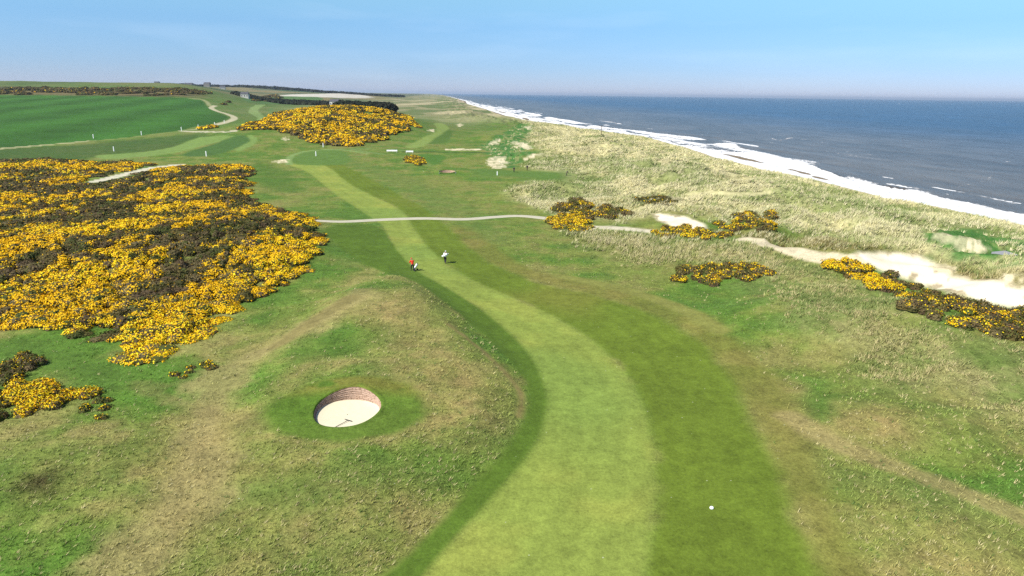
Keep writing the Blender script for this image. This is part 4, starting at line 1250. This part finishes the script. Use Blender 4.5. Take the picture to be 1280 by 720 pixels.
def empty(name, loc, rz=0.0):
    o = bpy.data.objects.new(name, None); S.collection.objects.link(o)
    o.location = loc; o.rotation_euler = (0, 0, rz)
    return o


M_white = simple('white_paint', (0.86, 0.86, 0.84), 0.5, var=0.03)
M_black = simple('black_rubber', (0.02, 0.02, 0.022), 0.6)
M_dark = simple('dark_cloth', (0.018, 0.02, 0.03), 0.85)
M_red = simple('red_cloth', (0.80, 0.045, 0.012), 0.8)
M_whc = simple('white_cloth', (0.82, 0.82, 0.83), 0.8)
M_skin = simple('skin', tuple(alb(214, 160, 130)), 0.55)
M_metal = simple('brushed_metal', (0.45, 0.46, 0.48), 0.35, 0.9)
M_wood = simple('weathered_wood', tuple(alb(120, 96, 70)), 0.8, var=0.25)
M_slab = simple('grey_concrete', tuple(alb(176, 178, 182)), 0.85)
M_hair = simple('grey_hair', tuple(alb(150, 145, 140)), 0.8)
M_roof = simple('slate_roof', tuple(alb(96, 96, 104)), 0.7)
M_wall = simple('white_render', tuple(alb(240, 238, 230)), 0.8)
M_stone = simple('grey_stone', tuple(alb(150, 146, 138)), 0.85)
M_glass = simple('dark_glass', (0.03, 0.035, 0.04), 0.15)


def skin_body(name, chains, mat, parent, sub=2):
    """chains: list of lists of (x,y,z,r); the first point of a chain may repeat an earlier point to branch"""
    me = bpy.data.meshes.new(name)
    V, E, Rr, ix = [], [], [], {}
    for ch in chains:
        prev = None
        for p in ch:
            k = tuple(round(c, 4) for c in p[:3])
            if k not in ix:
                ix[k] = len(V); V.append(p[:3]); Rr.append(p[3])
            if prev is not None and prev != ix[k]: E.append((prev, ix[k]))
            prev = ix[k]
    me.from_pydata(V, E, [])
    o = bpy.data.objects.new(name, me); S.collection.objects.link(o)
    o.modifiers.new('skin', 'SKIN')
    lay = me.skin_vertices[0] if me.skin_vertices else None
    if lay is None:
        bm = bmesh.new(); bm.from_mesh(me); bm.verts.layers.skin.verify(); bm.to_mesh(me); bm.free(); lay = me.skin_vertices[0]
    for i, r in enumerate(Rr):
        rr_ = r if isinstance(r, tuple) else (r, r)
        lay.data[i].radius = rr_
    lay.data[0].use_root = True
    s_ = o.modifiers.new('sub', 'SUBSURF'); s_.levels = sub; s_.render_levels = sub
    me.materials.append(mat)
    o.parent = parent
    # bake to a real mesh
    dg = bpy.context.evaluated_depsgraph_get(); dg.update()
    em = bpy.data.meshes.new_from_object(o.evaluated_get(dg))
    o.modifiers.clear(); o.data = em
    for p in em.polygons: p.use_smooth = True
    return o


def person(loc, rz, label, top, legs, cap, lean=0.15, stride=0.22, push=True, hat=True, group='golfers on the course'):
    """faces local +Y"""
    root = empty('person', loc, rz); tag(root, label, 'person', group)
    hip = (0, 0, 0.93); ln = lean
    def up(h):  # point along the leaning spine
        return (0, math.sin(ln) * h, 0.93 + math.cos(ln) * h)
    ch = up(0.32); sh = up(0.50); nk = up(0.56); hd0 = up(0.62); hd = (0, hd0[1] + 0.03, hd0[2] + 0.10); ht = (0, hd[1], hd[2] + 0.07)
    fl = [(-0.10, stride, 0.08), (0.10, -stride, 0.10)]
    kn = [(-0.10, stride * 0.75 + 0.05, 0.50), (0.10, -stride * 0.30 + 0.06, 0.50)]
    chains = [[(*hip, (0.15, 0.11)), (*up(0.16), (0.14, 0.10)), (*ch, (0.16, 0.11)), (*sh, (0.12, 0.08)), (*nk, 0.055), (*hd0, 0.06), (*hd, (0.075, 0.10)), (*ht, (0.07, 0.085))]]
    arms = []
    for sx in (-1, 1):
        i = 0 if sx < 0 else 1
        s0 = (sx * 0.19, sh[1], sh[2] - 0.02)
        el = (sx * 0.27, sh[1] + 0.10, sh[2] - 0.28) if push else (sx * 0.25, sh[1] + 0.02, sh[2] - 0.30)
        wr = (sx * 0.16, sh[1] + 0.34, sh[2] - 0.36) if push else (sx * 0.24, sh[1] + 0.14, sh[2] - 0.54)
        chains.append([(*sh, (0.12, 0.08)), (*s0, 0.058), (*el, 0.042), (*wr, 0.028)])
        pm_ = (wr[0] * 0.95, wr[1] + 0.06, wr[2] - 0.02)
        chains.append([(*wr, 0.028), (*pm_, (0.036, 0.018))])
        for j in range(4):
            fx_ = pm_[0] + (j - 1.5) * 0.02; l_ = (0.034, 0.04, 0.037, 0.028)[j]
            chains.append([(*pm_, (0.036, 0.018)), (fx_, pm_[1] + 0.035, pm_[2] + 0.004, 0.009), (fx_, pm_[1] + 0.035 + l_ * 0.8, pm_[2] - 0.02, 0.008), (fx_, pm_[1] + 0.045 + l_ * 0.7, pm_[2] - 0.05, 0.007)])
        chains.append([(*pm_, (0.036, 0.018)), (pm_[0] - sx * 0.045, pm_[1], pm_[2] - 0.01, 0.011), (pm_[0] - sx * 0.055, pm_[1] + 0.03, pm_[2] - 0.025, 0.009)])
        hp = (sx * 0.10, 0, 0.88)
        chains.append([(*hip, (0.15, 0.11)), (*hp, 0.095), (*kn[i], 0.062), (*fl[i], 0.04), (fl[i][0], fl[i][1] + 0.14, max(0.04, fl[i][2] - 0.05), (0.042, 0.03))])
        arms.append((s0, el, wr))
    skin_body('body', chains, M_skin, root, 2)
    # face: nose, ears, eyes
    bm = bmesh.new()
    ball(bm, (0, hd[1] + 0.10, hd[2] + 0.0), 0.016, (0.8, 1.2, 1.3), 8)
    bm_obj('nose', bm, M_skin, root, True)
    for sx in (-1, 1):
        bm = bmesh.new(); ball(bm, (sx * 0.078, hd[1], hd[2]), 0.024, (0.4, 0.8, 1.2), 8); bm_obj('ear', bm, M_skin, root, True)
    for sx in (-1, 1):
        bm = bmesh.new(); ball(bm, (sx * 0.032, hd[1] + 0.092, hd[2] + 0.02), 0.010, (1, 0.5, 0.7), 8); bm_obj('eye', bm, M_black, root, True)
    bm = bmesh.new(); ball(bm, (0, hd[1] - 0.014, hd[2] + 0.035), 0.098, (0.92, 1.05, 0.95), 14); bm_obj('hair', bm, M_hair, root, True)
    if cap:
        bm = bmesh.new(); ball(bm, (0, hd[1], hd[2] + 0.07), 0.10, (0.98, 1.08, 0.62), 14)
        ball(bm, (0, hd[1] + 0.11, hd[2] + 0.06), 0.07, (1.0, 1.0, 0.12), 12); bm_obj('cap', bm, cap, root, True)
    # shirt or jacket with sleeves
    cs = [[(0, 0, 0.84, (0.185, 0.14)), (*up(0.10), (0.175, 0.135)), (*ch, (0.195, 0.14)), (*sh, (0.145, 0.10)), (*up(0.54), (0.075, 0.07))]]
    for (s0, el, wr) in arms:
        m_ = tuple(el[k] + (wr[k] - el[k]) * 0.85 for k in range(3))
        cs.append([(*sh, (0.145, 0.10)), (*s0, 0.085), (*el, 0.066), (*m_, 0.052)])
    skin_body('jacket', cs, top, root, 2)
    ct = [[(0, 0, 0.98, (0.165, 0.125)), (0, 0, 0.90, (0.17, 0.13))]]
    for i, sx in enumerate((-1, 1)):
        m_ = (fl[i][0], fl[i][1], fl[i][2] + 0.03)
        ct.append([(0, 0, 0.90, (0.17, 0.13)), (sx * 0.10, 0, 0.84, 0.112), (*kn[i], 0.082), (*m_, 0.064)])
    skin_body('trousers', ct, legs, root, 2)
    for i in range(2):
        bm = bmesh.new(); ball(bm, (fl[i][0], fl[i][1] + 0.07, max(0.045, fl[i][2] - 0.035)), 0.10, (0.5, 1.45, 0.46), 12); bm_obj('shoe', bm, M_black, root, True)
    return root


def trolley(loc, rz, label, bagmat):
    root = empty('golf_trolley', loc, rz); tag(root, label, 'trolley', 'golf trolleys beside the golfers')
    bm = bmesh.new()
    for sx in (-1, 1): tube(bm, (sx * 0.05, 0.0, 0.30), (sx * 0.30, -0.02, 0.16), 0.014)
    tube(bm, (0, 0.35, 0.10), (0, -0.05, 0.35), 0.018); tube(bm, (0, -0.05, 0.35), (0, -0.42, 0.98), 0.016)
    tube(bm, (-0.14, -0.42, 0.98), (0.14, -0.42, 0.98), 0.018); bm_obj('frame', bm, M_metal, root, True)
    for (x_, y_, r_) in ((-0.32, -0.02, 0.15), (0.32, -0.02, 0.15), (0, 0.42, 0.11)):
        bm = bmesh.new(); bmesh.ops.create_cone(bm, cap_ends=True, segments=20, radius1=r_, radius2=r_, depth=0.05, matrix=Matrix.Translation((x_, y_, r_)) @ Matrix.Rotation(R(90), 4, 'Y'))
        bmesh.ops.bevel(bm, geom=list(bm.edges), offset=0.008, segments=1)
        bm_obj('wheel', bm, M_black, root, False)
    a = Vector((0, 0.24, 0.24)); b = Vector((0, -0.22, 0.98)); bm = bmesh.new()
    tube(bm, a, b, 0.115, 0.14, 14); tube(bm, b - (b - a) * 0.06, b + (b - a) * 0.02, 0.152, 0.152, 14)
    ball(bm, (0, 0.16, 0.52), 0.11, (1.0, 0.6, 1.5), 10)
    bag = bm_obj('bag', bm, bagmat, root, True)
    for k in range(5):
        bm = bmesh.new(); t = (k - 2) * 0.045; e_ = b + Vector((t, -0.10, 0.20 + 0.03 * (k % 2)))
        tube(bm, b + Vector((t, 0, -0.02)), e_, 0.007); ball(bm, e_, 0.045, (1.0, 0.7, 0.7), 8); bm_obj('golf_club', bm, M_dark if k % 2 else M_metal, bag, True)
    return root


g1 = at1(516, 338.5); g2 = at1(556.5, 329)
person(g1, R(35), 'golfer in a red jacket and dark trousers left of the other', M_red, M_dark, M_red, 0.42, 0.24).scale = (1.12, 1.04, 1.04)
person(g2, R(-12), 'golfer in a white top and dark trousers on the pale stripe', M_whc, M_dark, M_whc, 0.36, 0.20).scale = (1.12, 1.04, 1.04)


def near(p, dx, dy):
    return (p[0] + dx, p[1] + dy, float(H(np.array([p[0] + dx]), np.array([p[1] + dy]))[0]))


trolley(near(g1, 0.42, 0.02), R(60), 'golf trolley with a pale bag beside the golfer in red', M_whc)


def golf_bag(g, rz, label, mat, sc):
    root = empty('golf_bag', (g[0], g[1], g[2]), rz); root.scale = (sc,) * 3
    tag(root, label, 'golf bag', 'bags carried on the golfers\' backs')
    a = Vector((-0.36, -0.20, 0.98)); b = Vector((0.34, -0.20, 1.34)); bm = bmesh.new()
    tube(bm, a, b, 0.13, 0.16, 14); tube(bm, b - (b - a) * 0.06, b + (b - a) * 0.03, 0.17, 0.17, 14)
    ball(bm, (a + b) / 2 + Vector((0, -0.13, -0.02)), 0.12, (1.4, 0.6, 1.0), 10)
    bm_obj('bag_body', bm, mat, root, True)
    bm = bmesh.new(); pp = [Vector((0.2, -0.10, 1.36)), Vector((0.16, 0.10, 1.50)), Vector((0.0, 0.20, 1.36)), Vector((-0.2, 0.02, 1.08))]
    for i in range(3): tube(bm, pp[i], pp[i + 1], 0.02)
    bm_obj('strap', bm, M_dark, root, True)
    for k in range(4):
        e_ = b + Vector((0.22 + 0.03 * (k % 2), (k - 1.5) * 0.06, 0.12)); bm = bmesh.new()
        tube(bm, b + Vector((-0.02, (k - 1.5) * 0.04, 0)), e_, 0.008); ball(bm, e_, 0.05, (1, 0.7, 0.7), 8); bm_obj('golf_club', bm, M_metal, root, True)


golf_bag(g2, R(-12), 'white golf bag slung across the back of the golfer in white', M_whc, 1.06)
person(at1(642.5, 215.5), R(180), 'distant golfer all in dark clothes standing upright on the green tee', M_dark, M_dark, M_dark, 0.02, 0.06, False)
person(at1(659, 213), R(160), 'distant golfer in dark top standing on the dune edge to the right', M_dark, M_dark, None, 0.05, 0.06, False)
person(at1(708, 219.5), R(-60), 'distant golfer bending forward at the foot of the dunes', M_dark, M_dark, None, 0.9, 0.18, False)

# rake in the bunker
rk = at(0, 0) if False else None
def bsand(px, py):
    q = flat([(px, py)], zb + 0.55)[0]
    return q
ra, rb_ = (419, 534.5), (435.5, 526.5)


def rake():
    from mathutils.bvhtree import BVHTree
    zs = []
    so = [c for c in r1.children if c.name.startswith('sand')][0]
    me = so.data
    bv = BVHTree.FromPolygons([v.co + r1.location for v in me.vertices], [tuple(p.vertices) for p in me.polygons])
    for q in (ra, rb_):
        h_ = bv.ray_cast(Vector((0, 0, CAM_Z)), Vector(rays([q])[0]))
        if h_[0] is None: print('rake ray missed', q)
        zs.append(h_[0] or Vector((BUNK[0] + (q[0] - 434) * 0.06, BUNK[1] - 1.0, zb + 0.5)))
    A = zs[0] + Vector((0, 0, 0.04)); B = zs[1] + Vector((0, 0, 0.09))
    root = empty('bunker_rake', B); tag(root, 'thin dark rake lying on the sand of the near bunker', 'rake')
    bm = bmesh.new(); tube(bm, A - B, (0, 0, 0), 0.02, 0.02); bm_obj('handle', bm, M_dark, root, True)
    d = (B - A).normalized(); n_ = Vector((-d.y, d.x, 0)).normalized()
    bm = bmesh.new(); tube(bm, n_ * 0.33, -n_ * 0.33, 0.026, 0.026)
    for k in range(9):
        o_ = n_ * (0.30 - k * 0.075); tube(bm, o_, o_ + Vector((0, 0, -0.07)) + d * 0.02, 0.009, 0.006, 6)
    bm_obj('head', bm, M_dark, root, True)


rake()


def puck(px, py, r, h, mat, name, label, cat, group=None):
    g = at1(px, py)
    bm = bmesh.new()
    bmesh.ops.create_cone(bm, cap_ends=True, segments=24, radius1=r, radius2=r * 0.86, depth=h, matrix=Matrix.Translation((0, 0, h / 2)))
    ball(bm, (0, 0, h), r * 0.85, (1, 1, 0.25), 14)
    o = bm_obj(name, bm, mat, None, True); o.location = g
    tag(o, label, cat, group)


puck(889.5, 635.5, 0.13, 0.09, M_white, 'distance_marker', 'small white domed marker on the mown grass in the foreground', 'marker')


def marker_post(px, py, h, label):
    g = at1(px, py)
    root = empty('marker_post', g); tag(root, label, 'post', 'white marker posts by the field and fairways')
    bm = bmesh.new(); box(bm, 0, 0, h * 0.45, 0.3, 0.3, h * 0.9 + 0.2); bmesh.ops.bevel(bm, geom=list(bm.edges), offset=0.02, segments=1); bm_obj('shaft', bm, M_white, root)
    bm = bmesh.new(); bmesh.ops.create_cone(bm, cap_ends=True, segments=4, radius1=0.20, radius2=0.02, depth=0.25, matrix=Matrix.Translation((0, 0, h * 0.9 + 0.22)) @ Matrix.Rotation(R(45), 4, 'Z')); bm_obj('cap', bm, M_white, root)


for (px, py, h, lb) in [(117, 173, 1.9, 'white post by the track end at the foot of the green field'), (177, 169, 1.9, 'white post halfway along the lower edge of the green field'),
                        (142.5, 189, 1.7, 'white post on the dark grass above the big gorse thicket'), (227, 163.5, 2.0, 'white post at the left tip of the pale track junction'),
                        (248, 160, 1.8, 'white post just left of the small gorse patch on the track'), (268.5, 156.5, 1.8, 'white post beside the middle of the winding track'),
                        (280.5, 153.5, 1.8, 'white post nearest the bend of the winding track'), (258, 195.5, 1.8, 'white post under the dark mown stripe of the left fairway'),
                        (404, 184, 1.6, 'white post below the foot of the far gorse hill'), (395, 195, 1.6, 'white post on the green left of the far fairway end'),
                        (621.5, 219, 1.0, 'short white tee post left of the distant golfer in dark')]:
    marker_post(px, py, h, lb)


# navigation pole on the dune top, slab, bench, shelter
g = at1(751.5, 168)
root = empty('beacon_pole', g); tag(root, 'tall thin dark pole standing on the dune top against the surf', 'pole')
bm = bmesh.new(); tube(bm, (0, 0, -0.3), (0, 0, 4.6), 0.16, 0.11); bm_obj('pole', bm, M_wood, root)
bm = bmesh.new(); box(bm, 0, 0, 4.4, 0.9, 0.08, 0.35); bm_obj('crosspiece', bm, M_wood, root)
g = at1(1255, 321)
bm = bmesh.new(); box(bm, 0, 0, 0.30, 2.9, 2.0, 0.5, Matrix.Rotation(R(6), 3, 'X')); bmesh.ops.bevel(bm, geom=list(bm.edges), offset=0.02, segments=1)
o = bm_obj('concrete_slab', bm, M_slab); o.location = g; o.rotation_euler = (0, 0, R(20)); tag(o, 'pale grey slab lying in the green dune hollow at the right', 'slab')


def bench(px, py, label, w_=1.8):
    root = empty('bench', at1(px, py), R(5)); tag(root, label, 'bench', 'pale benches by the far tees')
    bm = bmesh.new(); box(bm, 0, 0, 0.46, w_, 0.5, 0.07); bm_obj('seat', bm, M_white, root)
    bm = bmesh.new(); box(bm, 0, 0.26, 0.80, w_, 0.06, 0.45); bm_obj('backrest', bm, M_white, root)
    for sx in (-1, 1):
        for sy in (-1, 1):
            bm = bmesh.new(); box(bm, sx * w_ * 0.44, sy * 0.2, 0.20, 0.08, 0.08, 0.46); bm_obj('leg', bm, M_white, root)


bench(490, 190.5, 'pale bench left of the ditch below the gorse hill', 4.4)
bench(512, 191.5, 'pale bench just above the small lone gorse clump', 3.0)


# ------------------------------------------------------------------ far woods, houses, boat
def wood(px_list, name, label, n, h0, h1, rad, rowdepth):
    pts = at(smooth(px_list, 4)) if not isinstance(px_list, np.ndarray) else px_list
    seg = np.hypot(*np.diff(pts, axis=0).T); cum = np.concatenate([[0], np.cumsum(seg)])
    t = rng.uniform(0, cum[-1], n)
    x = np.interp(t, cum, pts[:, 0]) + rng.normal(0, rad * 0.6, n); y = np.interp(t, cum, pts[:, 1]) + rng.uniform(0, rowdepth, n)
    z = H(x, y)
    hh = rng.uniform(h0, h1, n) * (0.9 + 0.25 * fbm(x, y, 60, 2, 402))
    nf = 60
    V, C = [], []
    K = rng.uniform(-0.2, 1, (n, nf)); th = rng.uniform(0, 2 * math.pi, (n, nf)); sn = np.sqrt(np.clip(1 - K * K, 0, 1))
    pr = rad * rng.uniform(0.8, 1.2, (n, nf))
    pos = np.stack([x[:, None] + sn * np.cos(th) * pr, y[:, None] + sn * np.sin(th) * pr, z[:, None] + hh[:, None] * (0.5 + 0.5 * K)], -1).reshape(-1, 3)
    nm = np.stack([sn * np.cos(th), sn * np.sin(th), K], -1).reshape(-1, 3)
    c = np.repeat(np.stack([alb(46, 58, 38), alb(60, 66, 44), alb(52, 54, 40)])[rng.integers(0, 3, n)], nf, axis=0)
    v, c = tri_cloud(pos, nm, rad * 0.35 * rng.uniform(0.7, 1.3, n * nf), c.astype(np.float32))
    cv, cf, cc = cores(x, y, z, np.full(n, rad * 0.9), hh * 0.92, np.tile(alb(40, 48, 34), (n, 1)))
    Fq = np.concatenate([np.arange(len(v)).reshape(-1, 3), cf + len(v)])
    o = npmesh(name, np.concatenate([v, cv]), Fq, M_veg, np.concatenate([c, cc]), None, False, 3)
    tag(o, label, 'wood', None, 'stuff')


def world_line(pxs, dist):
    """points at given forward distance under the pixel columns"""
    return np.array([((p - 640) / F * dist_ / math.cos(R(PITCH)) * 0.96, dist_) for p, dist_ in zip(pxs, dist)])


wood(world_line([302, 320, 350, 380, 415], [1500, 1450, 1400, 1300, 1200]), 'distant_wood', 'long dark line of woodland along the skyline', 600, 5, 8, 7, 60)
wood(world_line([428, 445, 462, 480], [820, 800, 780, 760]), 'distant_wood', 'dark rounded conifer plantation behind the gorse hill', 420, 9, 14, 6, 60)
wood(world_line([180, 250, 330, 420, 500], [3800, 3700, 3600, 3500, 3400]), 'distant_wood', 'hazy belt of trees on the horizon by the town', 420, 4, 11, 20, 200)


def house(x, y, w_, d_, h, rz, label, wall, roof=None, name='house', rh=0.4):
    z = float(H(np.array([x]), np.array([y]))[0])
    root = empty(name, (x, y, z), rz); tag(root, label, 'house' if name == 'house' else 'building', 'buildings on the skyline')
    bm = bmesh.new(); box(bm, 0, 0, h / 2 - 1, w_, d_, h + 2); bm_obj('wall', bm, wall, root)
    bm = bmesh.new()
    e = 0.6; vs = [bm.verts.new(p) for p in [(-w_ / 2 - e, -d_ / 2 - e, h), (w_ / 2 + e, -d_ / 2 - e, h), (w_ / 2 + e, d_ / 2 + e, h), (-w_ / 2 - e, d_ / 2 + e, h), (-w_ / 2, 0, h + d_ * rh), (w_ / 2, 0, h + d_ * rh)]]
    for f in [(0, 1, 5, 4), (2, 3, 4, 5), (1, 2, 5), (3, 0, 4), (3, 2, 1, 0)]: bm.faces.new([vs[i] for i in f])
    rf = bm_obj('roof', bm, roof or M_roof, root)
    bm = bmesh.new(); box(bm, w_ * 0.35, 0, h + d_ * rh + 0.5, 1.4, 1.4, 2.4); bm_obj('chimney', bm, M_stone, rf)
    nw = max(2, int(w_ / 4))
    for k in range(nw):
        bm = bmesh.new(); box(bm, -w_ / 2 + (k + 0.5) * w_ / nw, -d_ / 2 - 0.03, h * 0.55, w_ / nw * 0.35, 0.12, h * 0.3); bm_obj('window', bm, M_glass, root)


def sky_house(px, dist, *a, **k):
    x = (px - 640) / F * dist / math.cos(R(PITCH)) * 0.96
    house(x, dist, *a, **k)


sky_house(316, 1380, 15, 9, 8, R(4), 'wide white building standing in the dark wood line', M_wall)
sky_house(424, 1150, 16, 9, 8, R(-10), 'white house just above the top of the gorse hill', M_wall)
sky_house(290, 2500, 18, 10, 9, R(12), 'small pale house left of the wide white building', M_wall)
sky_house(250, 3500, 40, 22, 12, R(0), 'long grey building on the hazy skyline', M_stone, name='building', rh=0.2)
sky_house(212, 3600, 22, 20, 20, R(6), 'tall grey block on the left part of the hazy skyline', M_stone, name='building', rh=0.1)
sky_house(272, 3300, 30, 14, 16, R(-8), 'grey building midway between the long building and the wood', M_stone, name='building')

# sailing boat on the horizon
q = flat([(1124, 128.2)], SEA)[0]
q = q / np.hypot(*q) * min(np.hypot(*q), 5200)
root = empty('sailing_boat', (q[0], q[1], SEA), R(80)); tag(root, 'tiny white sailing boat near the horizon of the sea', 'boat')
bm = bmesh.new(); pr = []
for i in range(9):
    t = i / 8; wv = 2.0 * math.sin(math.pi * min(1, t * 0.55 + 0.35)); xx = -7 + 14 * t
    if i == 8: wv = 0.1
    pr.append([bm.verts.new((xx, -wv, 1.3 + 0.4 * t)), bm.verts.new((xx, 0, -0.6)), bm.verts.new((xx, wv, 1.3 + 0.4 * t))])
for i in range(8):
    for k in range(2): bm.faces.new((pr[i][k], pr[i + 1][k], pr[i + 1][k + 1], pr[i][k + 1]))
    bm.faces.new((pr[i][2], pr[i + 1][2], pr[i + 1][0], pr[i][0]))
bm.faces.new(pr[0])
bm_obj('hull', bm, M_white, root)
bm = bmesh.new(); tube(bm, (1, 0, 1), (1, 0, 17), 0.15, 0.1); bm_obj('mast', bm, M_metal, root)
bm = bmesh.new(); v = [bm.verts.new(p) for p in [(0.8, 0, 2.5), (-6, 0.5, 2.5), (-2.6, 0.9, 7), (0.8, 0, 16.5)]]; bm.faces.new(v)
bmesh.ops.solidify(bm, geom=list(bm.faces), thickness=0.05); bm_obj('sail', bm, M_whc, root)

# ------------------------------------------------------------------ haze
HAZE = 3.8e-5
bm = bmesh.new(); bmesh.ops.create_cube(bm, size=1, matrix=Matrix.Translation((0, 10000, 53)) @ Matrix.Diagonal((130000, 130000, 130, 1)))
o = bm_obj('haze', bm, None)
m = bpy.data.materials.new('sea_haze'); m.use_nodes = True
t = m.node_tree; t.nodes.remove(t.nodes['Principled BSDF'])
pv = t.nodes.new('ShaderNodeVolumePrincipled'); pv.inputs['Color'].default_value = (0.70, 0.82, 1.0, 1); pv.inputs['Density'].default_value = HAZE; pv.inputs['Anisotropy'].default_value = 0.2
t.links.new(pv.outputs[0], t.nodes['Material Output'].inputs['Volume'])
o.data.materials.append(m); tag(o, kind='stuff')
